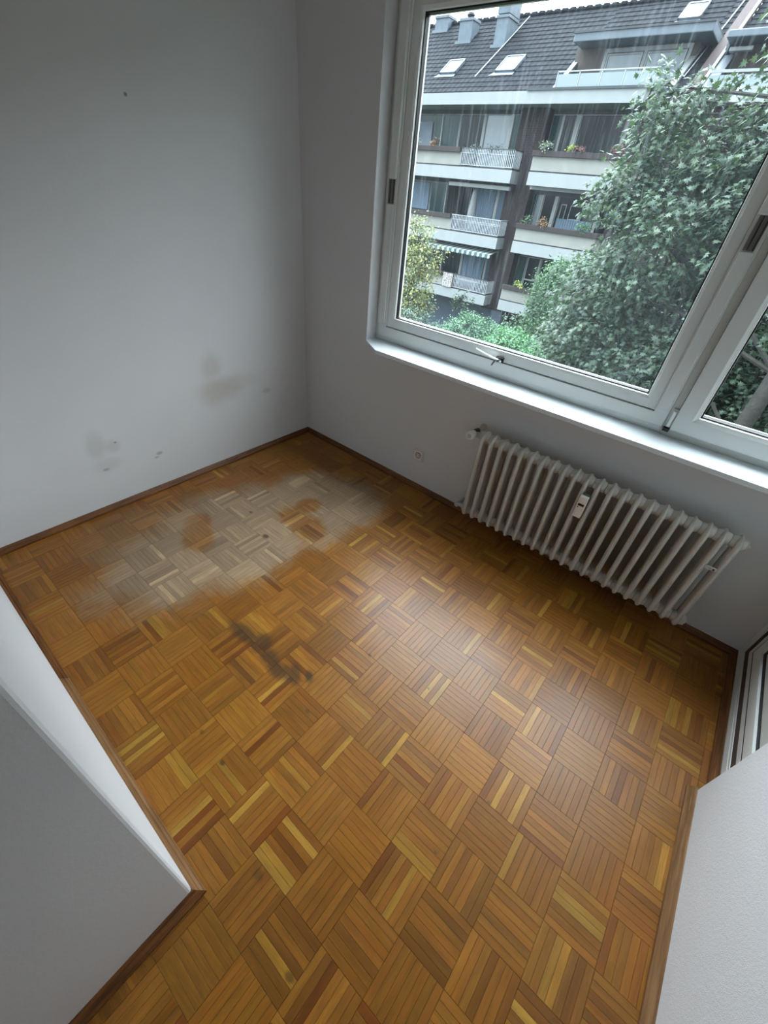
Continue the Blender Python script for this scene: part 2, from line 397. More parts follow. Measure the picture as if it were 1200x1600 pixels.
def box(name, mat, x0, x1, y0, y1, z0, z1, parent=None, bevel=0.0, **k): return MB().box(x0, x1, y0, y1, z0, z1).build(name, mat, parent, bevel=bevel, **k)
def struct(o): o['kind'] = 'structure'; return o

# ------------------------------------------------------------------ room shell
W = 2.956; RX = 2.900; RY = -.803; LX = 1.838; LY = -2.067; CEIL = 2.47; REAR = -6.2; T = .20; FL = -.03; SF = -.045
WX0, WX1, WZ0, WZ1 = .560, 2.935, .804, 2.270      # window opening
GND = -5.80; TOP = 8.6  # TOP set high so the unseen storeys dim the facade opposite
struct(box('wall_left', M['wall_left'], -T, 0, LY - .0, 0, SF, CEIL))
m = MB().box(-14, WX0, 0, T, GND, TOP).box(WX1, W + .14, 0, T, GND, TOP).box(WX0, WX1, 0, T, GND, WZ0 - .022).box(WX0, WX1, 0, T, WZ1, TOP)
struct(m.build('wall_window', M['wall']))
struct(MB().box(-T, LX, REAR - T, LY, SF, CEIL).build('wall_near', M['wall'], bevel=.010, seg=3))
DY = RY - .42
struct(MB().box(RX, W - .006, REAR - T, RY, SF, CEIL).build('wall_right', M['wall_rough'], bevel=.006, seg=3))
struct(box('wall_outer_wing', M['outer_wall'], W - .005, RX + 9.1, REAR - T, DY, GND, TOP))  # unseen wing, widened to keep sky light off the facade opposite
struct(box('wall_rear', M['wall'], LX, RX, REAR - T, REAR, SF, CEIL))  # unseen corridor end, set far back to lessen bounced light
struct(box('wall_lintel', M['wall'], W + .001, W + .14, DY + .001, -.001, 2.10, CEIL))
struct(box('ceiling', M['ceiling'], -T, W + .14, REAR - T, 0, CEIL, CEIL + .2))
struct(box('wall_upper_storey', M['outer_wall'], -14, W + .14, REAR - T, -.001, CEIL + .2, TOP))  # unseen storeys, made tall and wide to dim the facade opposite
struct(box('wall_lower_storey', M['outer_wall'], -14, W + .14, REAR - T, -.001, GND, SF - .06))

# ------------------------------------------------------------------ parquet floor
floor = MB().box(0, W, LY, 0, SF - .06, SF).box(LX, W, REAR, LY, SF - .06, SF).build('floor', M['subfloor']); struct(floor)
PX, PY, GX, GY, NS = .1457, .1455, 2.180, -1.181, 7
RECTS = ((0, W, LY, 0), (LX, W, REAR, LY))
def clip(r):
    out = []
    for R in RECTS:
        x0, x1, y0, y1 = max(r[0], R[0]), min(r[1], R[1]), max(r[2], R[2]), min(r[3], R[3])
        if x1 - x0 > .004 and y1 - y0 > .004: out.append((x0, x1, y0, y1))
    full = (r[1] - r[0]) * (r[3] - r[2]); a = sum((o[1] - o[0]) * (o[3] - o[2]) for o in out)
    return [r] if a > .998 * full else out
PAL = [lin(c) for c in ('#a66a30', '#aa6d31', '#a16529', '#9b5f28', '#ac7136', '#a3672c', '#98602c', '#a86c33')]
LIGHT = [lin(c) for c in ('#bd8844', '#c28f4c', '#b8803c')]; DARK = [lin(c) for c in ('#8a4f20', '#84491d', '#8f5828')]
def stripcol(r, base):
    q_ = r.random()
    c = LIGHT[r.randrange(3)] if q_ < .085 else DARK[r.randrange(3)] if q_ < .20 else PAL[r.randrange(len(PAL))] if q_ < .50 else base
    k = r.uniform(.82, 1.14) * .80
    return (c[0] * k * .96, c[1] * k * r.uniform(.94, 1.02), c[2] * k * .56, 1)
G0 = .00022; CH = .0004
def strip_geo(L, Wd, h=.0):
    """strip along local x, chamfered top edges; origin at centre of its top"""
    a, b = L / 2 - .0005, Wd / 2 - G0
    vs = [(-a, -b, SF - FL), (a, -b, SF - FL), (a, b, SF - FL), (-a, b, SF - FL), (-a, -b, -CH), (a, -b, -CH), (a, b, -CH), (-a, b, -CH),
          (-a + CH, -b + CH, 0), (a - CH, -b + CH, 0), (a - CH, b - CH, 0), (-a + CH, b - CH, 0)]
    fs = [(0, 1, 5, 4), (1, 2, 6, 5), (2, 3, 7, 6), (3, 0, 4, 7), (4, 5, 9, 8), (5, 6, 10, 9), (6, 7, 11, 10), (7, 4, 8, 11), (8, 9, 10, 11)]
    return vs, fs
def strip_mesh(L, Wd):
    vs, fs = strip_geo(L, Wd); me = bpy.data.meshes.new('parquet_strip'); me.from_pydata(vs, [], fs); me.materials.append(M['parquet'])
    uv = me.uv_layers.new(name='UVMap')
    for lp in me.loops: uv.data[lp.index].uv = vs[lp.vertex_index][:2]
    return me
MESHES = {}
def get_strip(L, Wd):
    k = (round(L, 4), round(Wd, 4))
    if k not in MESHES: MESHES[k] = strip_mesh(L, Wd)
    return MESHES[k]
squares = []
for i in range(-16, 7):
    for j in range(-36, 10):
        x0, x1 = GX + i * PX, GX + (i + 1) * PX; y0, y1 = GY + j * PY, GY + (j + 1) * PY
        if clip((x0, x1, y0, y1)):
            cx_, cy_ = (x0 + x1) / 2, (y0 + y1) / 2
            vis = not (cy_ < -2.62)
            d = math.dist((cx_, cy_), (2.3, -2.0)); squares.append((0 if vis else 1, d, i, j, x0, y0))
squares.sort()
sq_mesh = None
far = MB(); farcol = []; faruv = []
sqr = random.Random(11)
for n, (_, d, i, j, x0, y0) in enumerate(squares):
    near = n < 300
    along_y = (i + j) % 2 == 0
    base = list(PAL[sqr.randrange(len(PAL))]); bk = sqr.uniform(.82, 1.12); base = [v * bk for v in base]
    uniform = sqr.random() < .35
    pieces = []
    for k in range(NS):
        if along_y: r = (x0 + k * PX / NS, x0 + (k + 1) * PX / NS, y0, y0 + PY)
        else: r = (x0, x0 + PX, y0 + k * PY / NS, y0 + (k + 1) * PY / NS)
        cc = stripcol(sqr, base)
        if uniform: cc = tuple(b * .79 * (1 + .08 * (sqr.random() - .5)) for b in (base[0] * .96, base[1] * .98, base[2] * .54)) + (1,)
        for c in clip(r): pieces.append((c, cc))
    if not pieces: continue
    if near:
        cl = clip((x0, x0 + PX, y0, y0 + PY))
        q = MB()
        for c in cl: q.box(c[0], c[1], c[2], c[3], SF, SF + .001)
        sq = q.build('parquet_square', M['subfloor'], floor)
        for c, cc in pieces:
            lx, ly = c[1] - c[0], c[3] - c[2]
            o = bpy.data.objects.new('parquet_strip', get_strip(ly, lx) if along_y else get_strip(lx, ly)); COL.objects.link(o)
            o.parent = sq; o.location = ((c[0] + c[1]) / 2, (c[2] + c[3]) / 2, FL + sqr.uniform(-.0002, .0002)); o.color = cc
            o.rotation_euler = (sqr.gauss(0, .0035), sqr.gauss(0, .0012), (PI / 2 if along_y else 0) + (PI if sqr.random() < .5 else 0))
    else:
        for c, cc in pieces:
            lx, ly = c[1] - c[0], c[3] - c[2]
            vs, fs = strip_geo(ly, lx) if along_y else strip_geo(lx, ly)
            ox, oy = sqr.random() * 40, sqr.random() * 40
            mx, my = (c[0] + c[1]) / 2, (c[2] + c[3]) / 2
            wv = [((mx - p[1], my + p[0], FL + p[2]) if along_y else (mx + p[0], my + p[1], FL + p[2])) for p in vs]
            far.add(wv, fs)
            for f in fs:
                for vi in f: farcol.append(cc); faruv.append((vs[vi][0] + ox, vs[vi][1] + oy))
if far.v:
    me = bpy.data.meshes.new('parquet_field'); me.from_pydata(far.v, [], far.f); me.materials.append(M['parquet_far'])
    uv = me.uv_layers.new(name='UVMap'); uv.data.foreach_set('uv', np.array(faruv, dtype='f').ravel())
    ca = me.color_attributes.new('col', 'FLOAT_COLOR', 'CORNER'); ca.data.foreach_set('color', np.array(farcol, dtype='f').ravel())
    o = bpy.data.objects.new('parquet_field', me); COL.objects.link(o); o.parent = floor; o['kind'] = 'stuff'

# ------------------------------------------------------------------ skirting boards (stepped moulding, mitred)
SK = [(0, FL), (.024, FL), (.024, -.021), (.0215, -.018), (.0195, -.018), (.0185, -.0165), (.013, -.009), (.0105, -.009), (.009, -.0075), (.004, -.0005), (0, 0)]
def skirting(name, A, B, nrm, mat, ea=0, eb=0):
    """A to B along the wall foot; nrm points into the room; ea/eb: +1 outer corner, -1 inner corner, 0 cut square"""
    A, B = Vector((A[0], A[1], 0)), Vector((B[0], B[1], 0)); t = (B - A).normalized(); n = Vector((nrm[0], nrm[1], 0)); vs = []
    for (d, z) in SK: vs.append(A + n * d - t * (d * ea) + Vector((0, 0, z)))
    for (d, z) in SK: vs.append(B + n * d + t * (d * eb) + Vector((0, 0, z)))
    k = len(SK); m = MB().add(vs, [tuple(range(k)), tuple(range(2 * k - 1, k - 1, -1))] + [(i, (i + 1) % k, k + (i + 1) % k, k + i) for i in range(k)])
    return struct(m.build(name, mat))
skirting('baseboard_left', (0, LY), (0, 0), (1, 0), M['skirt'], -1, -1)
skirting('baseboard_window', (0, 0), (W, 0), (0, -1), M['skirt'], -1, -1)
skirting('baseboard_door', (W, 0), (W, RY), (-1, 0), M['skirt'], -1, 0)
skirting('baseboard_right', (RX, RY + .004), (RX, REAR), (-1, 0), M['skirt_light'], 0, 0)
skirting('baseboard_near', (0, LY), (.93, LY), (0, 1), M['skirt'], -1, 0)
skirting('baseboard_near', (.932, LY), (LX, LY), (0, 1), M['skirt_light'], 0, 1)
skirting('baseboard_return', (LX, LY), (LX, REAR), (1, 0), M['skirt'], 1, 0)

# ------------------------------------------------------------------ window 1 (pivot window) and window 2 (tilting casement)
sill_pts = [(WX0, .10), (WX0, -.004), (.722, -.106), (W - .002, -.100), (W - .002, -.0005), (WX1, -.0005), (WX1, .10)]
struct(MB().prism(sill_pts, 'z', WZ0 - .022, WZ0).build('trim_1', M['sill'], bevel=.002))
win = empty('window_1', ((WX0 + 2.222) / 2, .09, WZ0), kind='structure')
fr = (WX0 + .001, 2.2500, WZ0 + .0005, WZ1 - .001)
wf = MB().ring('y', fr, [(0, .17), (0, .086), (.006, .084), (.028, .077), (.031, .073), (.084, .073), (.084, .17)])
wf.v = [(min(x, 2.2215), y, z) for x, y, z in wf.v]
wf.build('window_frame', M['pvc'], win, bevel=.0015)
sr = (fr[0] + .0845, fr[1] - .0535, fr[2] + .0845, fr[3] - .0845)     # right rail of the frame is the narrower mullion
sr = (.6460, 2.1660, .8905, 2.1900)
MB().ring('y', sr, [(0.0, .150), (0.0, .084), (.004, .081), (.040, .081), (.049, .086), (.051, .092), (.051, .130), (.040, .150)]).build('sash', M['pvc'], win, bevel=.001)
MB().ring('y', sr, [(.0485, .0862), (.0515, .0862), (.0535, .096), (.0505, .096)]).build('glazing_lip', M['bead'], win)  # bead's edge highlight put into a thin brighter ring
MB().ring('y', sr, [(.051, .097), (.0585, .097), (.0585, .128), (.051, .128)]).build('gasket', M['gasket'], win)
MB().ring('y', sr, [(.0575, .128), (.0575, .1165), (.0598, .1165), (.0598, .128)]).build('outer_lip', M['bead'], win)
gz = MB().box(sr[0] + .056, sr[1] - .056, .118, .122, sr[2] + .056, sr[3] - .056); 
g1 = gz.build('pane', M['glass'], win)
# cover strips either side with the pivot bearings half way up
for (xa, xb, xc, xd) in ((.588, .634, .592, .638), (2.172, 2.214, 2.168, 2.210)):
    box('cover_strip', M['pvc'], xa, xb, .0655, .074, .905, 1.483, win, bevel=.003)
    box('cover_strip', M['pvc'], xc, xd, .060, .0745, 1.586, 2.18, win, bevel=.003)
    hg = box('pivot_hinge', M['metal'], xa + .004, xb - .004, .068, .075, 1.486, 1.584, win, bevel=.001)
    box('hinge_plate', M['darkmetal'], xa + .016, xa + .0185, .0655, .069, 1.487, 1.583, hg)
    box('hinge_plate', M['darkmetal'], xb - .010, xb - .0075, .0655, .069, 1.487, 1.583, hg)
# espagnolette lever on the bottom rail
hd = MB().box(1.392, 1.432, .064, .082, .893, .915).build('handle_plate', M['darkmetal'], win, bevel=.002)
MB().lathe((1.420, .066, .903), (0, -1, 0), [(0, .009), (.006, .009), (.007, .006), (.010, .006)], 14).build('spindle', M['chrome'], hd, smooth=True)
MB().tube([(1.405, .060, .905), (1.392, .045, .909), (1.350, .034, .920), (1.290, .028, .934)], [.007, .0075, .0065, .0065], 8, sx=1.3, sy=.7).build('handle', M['handle'], win, smooth=True)
MB().tube([(1.398, .058, .903), (1.392, .050, .888), (1.386, .046, .872)], [.005, .005, .004], 8).build('key_lever', M['metal'], win, smooth=True)

win2 = empty('window_2', (2.6, .08, WZ0), kind='structure')
MB().box(2.222, 2.2505, .078, .17, WZ0 + .001, WZ1 - .001).box(2.2505, WX1 - .001, .078, .17, WZ0 + .001, WZ0 + .04).box(2.2505, WX1 - .001, .078, .17, WZ1 - .05, WZ1 - .001).box(WX1 - .03, WX1 - .001, .078, .17, WZ0 + .04, WZ1 - .05).build('window_frame', M['pvc_grey'], win2, bevel=.0015)
s2 = (2.2520, WX1 - .012, .8385, WZ1 - .035)
MB().ring('y', s2, [(0, .140), (0, .060), (.004, .057), (.060, .057), (.074, .066), (.076, .074), (.076, .115), (.06, .140)]).build('sash', M['pvc'], win2, bevel=.001)
MB().ring('y', s2, [(.0735, .0665), (.0765, .0665), (.0785, .077), (.0755, .077)]).build('glazing_lip', M['bead'], win2)  # same brighter ring for the highlight on this bead
MB().ring('y', s2, [(.076, .078), (.0835, .078), (.0835, .114), (.076, .114)]).build('gasket', M['gasket'], win2)
MB().ring('y', s2, [(.0825, .114), (.0825, .1035), (.0850, .1035), (.0850, .114)]).build('outer_lip', M['bead'], win2)
MB().box(s2[0] + .081, s2[1] - .081, .106, .110, s2[2] + .081, s2[3] - .081).build('pane', M['glass_clean'], win2)
MB().tube([(2.2405, .066, .848), (2.2405, .066, .915)], .0065, 10).build('hinge', M['handle'], win2, smooth=True)
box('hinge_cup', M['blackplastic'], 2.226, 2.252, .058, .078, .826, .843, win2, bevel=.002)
box('hinge_bracket', M['pvc_grey'], 2.229, 2.252, .070, .078, .843, .925, win2, bevel=.001)

# ------------------------------------------------------------------ balcony door in the right wall
dr = empty('door_1', (W, -.40, 0), kind='structure')
rc = (DY + .002, -.0005, FL + .029, 2.099)
X = W
MB().ring('x', rc, [(0, X + .13), (0, X + .002), (.032, X + .002), (.033, X + .012), (.038, X + .012), (.039, X + .002), (.050, X + .002), (.051, X + .03), (.079, X + .03), (.079, X + .13)]).build('door_frame', M['pvc'], dr, bevel=.0012)
MB().ring('x', rc, [(.0515, X + .0295), (.0515, X + .004), (.0785, X + .004), (.0785, X + .0295)]).build('brush_seal', M['seal_brown'], dr)
MB().ring('x', rc, [(.0795, X + .12), (.0795, X + .005), (.110, X + .003), (.111, X + .020), (.1215, X + .020), (.1225, X + .001), (.152, X + .0005), (.158, X - .004), (.188, X - .004), (.191, X + .012), (.191, X + .12)]).build('sash', M['pvc'], dr, bevel=.0008)
MB().ring('x', rc, [(.1112, X + .0195), (.1112, X + .0035), (.1220, X + .0035), (.1220, X + .0195)]).build('gasket', M['gasket'], dr)  # black strip in the sash groove, stands for the gap's shade
MB().ring('x', rc, [(.1905, X + .030), (.1905, X + .004), (.206, X + .004), (.206, X + .030)]).build('gasket', M['gasket'], dr)
MB().box(X + .0015, X + .13, DY + .002, -.0005, SF - .05, FL + .0285).build('threshold', M['pvc_grey'], dr)
MB().box(X + .006, X + .050, DY + .208, -.207, FL + .235, .80).build('door_panel', M['pvc_grey'], dr, bevel=.002)
MB().box(X + .0, X + .08, DY + .193, -.191, .80, .88).build('middle_rail', M['pvc'], dr, bevel=.002)
MB().box(X + .030, X + .034, DY + .208, -.207, .88, 1.89).build('pane', M['glass_clean'], dr)

# ------------------------------------------------------------------ radiator
NSEC = 22; rx0, pitch = 1.5225, (2.668 - 1.5225) / 21; ryf, ryb = -.163, -.052; rzb, rzt = .058, .592; ryc = (ryf + ryb) / 2
rad = empty('radiator', ((1.5225 + 2.668) / 2, ryc, rzb), 'long white ribbed column radiator below the window', 'radiator')
def section_mesh():
    m = MB()
    r = .034
    loop = []
    y0, y1, z0, z1 = ryf + .013, ryb - .013, rzb + .013, rzt - .013
    for (cy_, cz_, a0) in ((y0 + r, z0 + r, PI), (y1 - r, z0 + r, 1.5 * PI), (y1 - r, z1 - r, 0), (y0 + r, z1 - r, .5 * PI)):
        for k in range(5):
            a = a0 + (PI / 2) * k / 4; loop.append((cy_ + r * math.cos(a), cz_ + r * math.sin(a), a))
    cs = []   # ridged (slightly pointed) column section: offset outwards, half width
    for (o, h) in ((.0140, 0.0), (.0120, .0050), (.006, .0098), (-.001, .0112), (-.008, .0095), (-.0120, .003), (-.0120, -.003), (-.008, -.0095), (-.001, -.0112), (.006, -.0098), (.0120, -.0050)):
        cs.append((o, h))
    n = len(loop); k = len(cs); vs = []
    for (y, z, a) in loop:
        for (o, h) in cs: vs.append((h, y + o * math.cos(a), z + o * math.sin(a)))
    fs = [(i * k + j, i * k + (j + 1) % k, ((i + 1) % n) * k + (j + 1) % k, ((i + 1) % n) * k + j) for i in range(n) for j in range(k)]
    m.add(vs, fs)
    m.tube([(0, ryc, rzb + .03), (0, ryc, rzt - .03)], .0118, 10, sx=1.0, sy=1.15)     # middle column, added to darken the gaps between the ribs
    for zc in (rzt - .0325, rzb + .0325):      # hubs that join the sections
        m.tube([(-pitch / 2 + .0006, ryc, zc), (-pitch / 2 + .005, ryc, zc), (-.012, ryc, zc), (0, ryc, zc), (.012, ryc, zc), (pitch / 2 - .005, ryc, zc), (pitch / 2 - .0006, ryc, zc)], [.0235, .0255, .0285, .0310, .0285, .0255, .0235], 14)
    return m
sec0 = section_mesh()
def recentre(mb, dx):
    r = MB(); r.v = [(x + dx, y, z) for x, y, z in mb.v]; r.f = list(mb.f); r.mi = list(mb.mi); return r
first = recentre(sec0, rx0).build('radiator_section', M['rad'], rad, smooth=True)
for k in range(1, NSEC):
    o = first.copy(); COL.objects.link(o); o.parent = rad; o.location.x = first.location.x + k * pitch
zt_, zb_ = rzt - .0325, rzb + .0325
MB().lathe((2.668 + pitch / 2, ryc, zt_), (1, 0, 0), [(0, .0235), (.004, .0235), (.005, .012), (.010, .012), (.011, .005), (.014, .005)], 12).build('vent_plug', M['rad'], rad, smooth=True)
MB().lathe((2.668 + pitch / 2, ryc, zb_), (1, 0, 0), [(0, .0235), (.005, .0235), (.006, .012), (.010, .012)], 12).build('blanking_plug', M['rad'], rad, smooth=True)
# supply side: pipe from the wall, black valve body and white thermostat head pointing into the room
vx, vz = 1.452, zt_
MB().tube([(vx, -.001, vz), (vx, -.062, vz)], .0105, 12).build('supply_pipe', M['radpipe'], rad, smooth=True)
MB().lathe((vx, -.001, vz), (0, -1, 0), [(0, .021), (.003, .021), (.006, .012)], 16).build('wall_rosette', M['radpipe'], rad, smooth=True)
MB().tube([(rx0 - pitch / 2, ryc, vz), (rx0 - pitch / 2 - .012, ryc, vz), (vx + .012, ryc, vz), (vx, ryc, vz)], [.019, .015, .013, .013], 12).build('union', M['radpipe'], rad, smooth=True)
MB().lathe((vx, -.062, vz), (0, -1, 0), [(0, .013), (.006, .016), (.022, .017), (.032, .017), (.034, .020), (.046, .020), (.048, .015)], 14).build('valve_body', M['blackplastic'], rad, smooth=True)
th = MB().lathe((vx - .001, -.110, vz), (0, -1, 0), [(0, .017), (.004, .0205), (.022, .0215), (.040, .0225), (.046, .021), (.050, .016)], 20).build('thermostat_head', M['whiteplastic'], rad, smooth=True)
grip = MB()
for k in range(14):
    a = 2 * PI * k / 14; cx_, cz_ = vx - .001 + .0222 * math.cos(a), vz + .0222 * math.sin(a)
    grip.tube([(cx_, -.132, cz_), (cx_, -.156, cz_)], .0017, 6)
grip.build('grip_rib', M['whiteplastic'], th, smooth=True)
face = MB()
for rr in (.006, .012):
    for k in range(10):
        a = 2 * PI * k / 10 + rr * 40; face.tube([(vx - .001 + rr * math.cos(a), -.1595, vz + rr * math.sin(a)), (vx - .001 + rr * math.cos(a), -.1608, vz + rr * math.sin(a))], .0018, 6)
face.build('vent_hole', M['blackplastic'], th)
# return side
MB().tube([(vx - .008, -.001, .066), (vx - .008, -.045, .066), (vx - .006, -.085, .070), (vx, -.103, .082), (vx + .02, ryc, zb_), (rx0 - pitch / 2, ryc, zb_)], [.0105, .0105, .0105, .012, .013, .016], 12).build('return_pipe', M['radpipe'], rad, smooth=True)
MB().lathe((vx - .002, -.086, .074), (0, -1, .25), [(0, .012), (.003, .0155), (.022, .0155), (.024, .011), (.030, .011)], 12).build('return_valve', M['radpipe'], rad, smooth=True)
# wall brackets
for bx_ in (rx0 + 3.5 * pitch, rx0 + 17.5 * pitch):
    MB().tube([(bx_, -.001, rzt - .075), (bx_, -.085, rzt - .072), (bx_, -.098, rzt - .062)], .006, 8).build('wall_bracket', M['radpipe'], rad, smooth=True)
cl = MB().box(rx0 + 20.5 * pitch - .021, rx0 + 20.5 * pitch + .021, ryf - .003, ryf + .004, .428, .444).build('clamp_plate', M['rad'], rad, bevel=.002)
MB().lathe((rx0 + 20.5 * pitch + .010, ryf - .003, .436), (0, -1, 0), [(0, .0045), (.001, .0045)], 12).build('clamp_hole', M['blackplastic'], cl)
MB().tube([(rx0 + 20.5 * pitch - .008, ryf - .004, .436), (rx0 + 20.5 * pitch + .001, ryf - .004, .439)], .003, 8).build('clamp_screw', M['radpipe'], cl)
# heat cost allocator
ax = rx0 + 10.45 * pitch
al = empty('heat_meter', (ax, ryf, .40), 'small white heat cost meter clipped on the radiator ribs', 'meter')
MB().box(ax - .019, ax + .019, ryf - .026, ryf - .003, .402, .516).build('housing', M['whiteplastic'], al, bevel=.004, seg=3)
MB().box(ax - .015, ax + .015, ryf - .004, ryf + .010, .395, .522).build('back_plate', M['metal'], al, bevel=.001)
MB().box(ax - .013, ax + .013, ryf - .0268, ryf - .0255, .468, .480).build('display', M['lcd'], al)
MB().box(ax - .013, ax - .008, ryf - .0268, ryf - .0258, .458, .462).build('optical_eye', M['lcd'], al)

# ------------------------------------------------------------------ wall socket
so = empty('power_socket', (1.065, 0, .213), 'square cream power socket low on the window wall', 'socket')
MB().box(1.0245, 1.1055, -.009, -.0005, .172, .2535).build('cover_frame', M['socketplastic'], so, bevel=.003, seg=3)
MB().ring('y', (1.0375, 1.0925, .1855, .2405), [(0, -.0085), (0, -.0125), (.006, -.0125), (.006, -.0085)]).build('insert', M['whiteplastic'], so, bevel=.001)
MB().lathe((1.065, -.0088, .213), (0, -1, 0), [(0, .0200), (.0025, .0200)], 24).build('socket_well', simple('socket_well_grey', '#6d6763', .5), so)
MB().lathe((1.065, -.0105, .213), (0, -1, 0), [(0, .0165), (.0012, .0165)], 24).build('socket_floor', M['socketplastic'], so)
for sx_ in (-.0095, .0095): MB().lathe((1.065 + sx_, -.0116, .213), (0, -1, 0), [(0, .0032), (.0008, .0032)], 10).build('pin_hole', M['blackplastic'], so)
for sz_ in (-.0165, .0165): box('earth_contact', M['chrome'], 1.062, 1.068, -.0135, -.0110, .213 + sz_ - .002, .213 + sz_ + .002, so)

# ================================================================== outside
struct(box('ground_garden', M['lawn'], -60, 60, .3, 90, GND - .3, GND))
EX = -19.0      # left end of the modelled part of the block
bl = empty('apartment_building', (-10, 22, GND), 'brick apartment block with white balconies seen through the large pane', 'building')
# brickwork and rooms behind
m = MB().box(-10.28, -8.98, 22.83, 23.9, GND + 2.2, 5.05).box(-4.80, -3.43, 22.83, 23.9, GND, 5.05)
m.build('brick_wall', M['brick'], bl)
MB().box(EX, -3.43, 24.6, 24.8, GND, 5.05).build('room_back', M['room_dark'], bl)
MB().box(EX, -9.6, 23.45, 23.6, GND, -3.34).box(-9.6, -8.9, 22.85, 23.4, GND, -3.30).build('ground_floor_wall', M['bluewall'], bl)
MB().box(-8.3, -8.2, 23.2, 23.3, GND, -3.34).box(-7.4, -7.3, 23.2, 23.3, GND, -3.34).build('cellar_post', M['darkgap'], bl)

FH = 2.775
SLAB = [2.215, -.565, -3.335]           # undersides of the balcony slabs
def slab_prism(pts, z0, z1): return MB().prism(pts, 'z', z0, z1)
for r, zb in enumerate(SLAB):
    # left bay
    slab_prism([(EX, 22.0), (-9.79, 22.0), (-9.76, 22.0), (-9.76, 24.5), (EX, 24.5)], zb, zb + .50).build('balcony_slab', M['fascia'], bl)
    slab_prism([(EX, 22.05), (-9.82, 22.05), (-9.82, 24.4), (EX, 24.4)], zb + .50, zb + .555).build('slab_joint', M['darkgap'], bl)  # shade of the gap put into this strip's dark colour
    MB().box(EX, -12.80, 22.02, 22.14, zb + .555, zb + 1.075).build('parapet', M['render_white'], bl)
    MB().box(EX, -12.84, 21.90, 22.16, zb + 1.07, zb + 1.265).build('planter_box', M['planter'], bl, bevel=.01)
    rl = MB(); z0, z1 = zb + .58, zb + 1.24
    for yy, xa, xb in ((22.04, -12.78, -9.82),):
        n = 31
        for k in range(n + 1):
            x = xa + (xb - xa) * k / n; rl.box(x - .019, x + .019, yy - .01, yy + .01, z0, z1)
        rl.box(xa, xb, yy - .015, yy + .015, z0, z0 + .03)
        rl.box(xa, xb, yy - .013, yy + .013, z1 - .19, z1 - .17)
    for k in range(9):
        y = 22.04 + .78 * k / 8; rl.box(-9.83, -9.81, y - .018, y + .018, z0, z1)
    rl.box(-9.84, -9.80, 22.04, 22.82, z0, z0 + .03)
    ro = rl.build('railing', M['rail'], bl)
    MB().box(-12.80, -9.80, 22.01, 22.07, z1, z1 + .035).box(-9.85, -9.79, 22.07, 22.83, z1, z1 + .035).build('handrail', M['rail_dark'] if r != 1 else M['rail'], ro)
    # right bay with its splayed corner
    rp = [(-8.87, 22.0), (-4.79, 22.0), (-4.02, 22.83), (-4.02, 24.5), (-8.87, 24.5)]
    slab_prism(rp, zb, zb + .50).build('balcony_slab', M['fascia'], bl)
    slab_prism([(-8.83, 22.06), (-4.81, 22.06), (-4.07, 22.85), (-4.07, 24.4), (-8.83, 24.4)], zb + .50, zb + .555).build('slab_joint', M['darkgap'], bl)  # same dark-coloured strip for the shaded gap
    slab_prism([(-8.85, 22.02), (-4.80, 22.02), (-4.05, 22.84), (-4.18, 22.95), (-4.85, 22.14), (-8.85, 22.14)], zb + .555, zb + 1.075).build('parapet', M['render_white'], bl)
    slab_prism([(-8.88, 21.92), (-4.76, 21.92), (-3.98, 22.78), (-4.16, 22.92), (-4.86, 22.16), (-8.88, 22.16)], zb + 1.07, zb + 1.27).build('planter_box', M['planter'], bl, bevel=.01)

def pane_out(x0, x1, z0, z1, y=23.5, mat='glass', bar=.05, name='window', top=None):
    """a framed light: frame + pane"""
    f = MB().ring('y', (x0, x1, z0, z1), [(0, y + .05), (0, y), (bar, y), (bar, y + .05)]).build(name, M['frame_out'], bl)
    return f
M['out_glass'] = simple('window_glass_outside', (.012, .024, .028, 1), .06, spec=.22)
M['out_glass_green'] = simple('greenish_window_glass', (.028, .085, .088, 1), .06, spec=.25)
def light(x0, x1, z0, z1, mat, y=23.5, bar=.045, fm='frame_out'):
    f = MB().ring('y', (x0, x1, z0, z1), [(0, y + .05), (0, y), (bar, y), (bar, y + .05)]).build('window', M[fm], bl)
    MB().box(x0 + bar * .8, x1 - bar * .8, y + .02, y + .03, z0 + bar * .8, z1 - bar * .8).build('pane', M[mat], f); return f
def post(x, w_, z0, z1, y=23.46): return MB().box(x - w_ / 2, x + w_ / 2, y, y + .09, z0, z1).build('mullion', M['frame_out'], bl)

# left bay, top floor
z0, z1 = 2.77, 4.90
for (a, b, mt) in ((EX, -16.85, 'out_glass'), (-16.85, -15.75, 'out_glass_green'), (-15.70, -15.22, 'out_glass_green'), (-15.18, -14.10, 'out_glass_green'), (-14.06, -12.66, 'out_glass'), (-12.50, -11.15, 'win_glass_pale'), (-10.98, -10.34, 'out_glass_green')):
    light(a, b, z0, z1, mt, bar=.03)
post(-12.58, .15, z0, z1); post(-11.05, .16, z0, z1); post(-16.9, .12, z0, z1); post(-15.2, .06, z0, z1)
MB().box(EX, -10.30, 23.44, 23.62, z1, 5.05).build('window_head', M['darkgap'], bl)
MB().box(-16.62, -15.78, 23.40, 23.43, 3.35, 4.58).build('poster_board', M['curtain'], bl)
MB().box(-10.36, -10.30, 22.85, 23.5, z0, z1).build('corner_pane', M['out_glass_green'], bl)
# right bay, top floor
for (a, b, mt) in ((-9.0, -8.48, 'out_glass_green'), (-8.40, -7.82, 'out_glass'), (-7.62, -5.60, 'out_glass'), (-5.44, -4.88, 'out_glass_green')):
    light(a, b, z0, z1, mt, bar=.03)
post(-8.43, .11, z0, z1); post(-7.72, .18, z0, z1); post(-5.50, .16, z0, z1); post(-4.86, .05, z0, z1)
MB().box(-9.0, -4.80, 23.44, 23.62, z1, 5.05).build('window_head', M['darkgap'], bl)
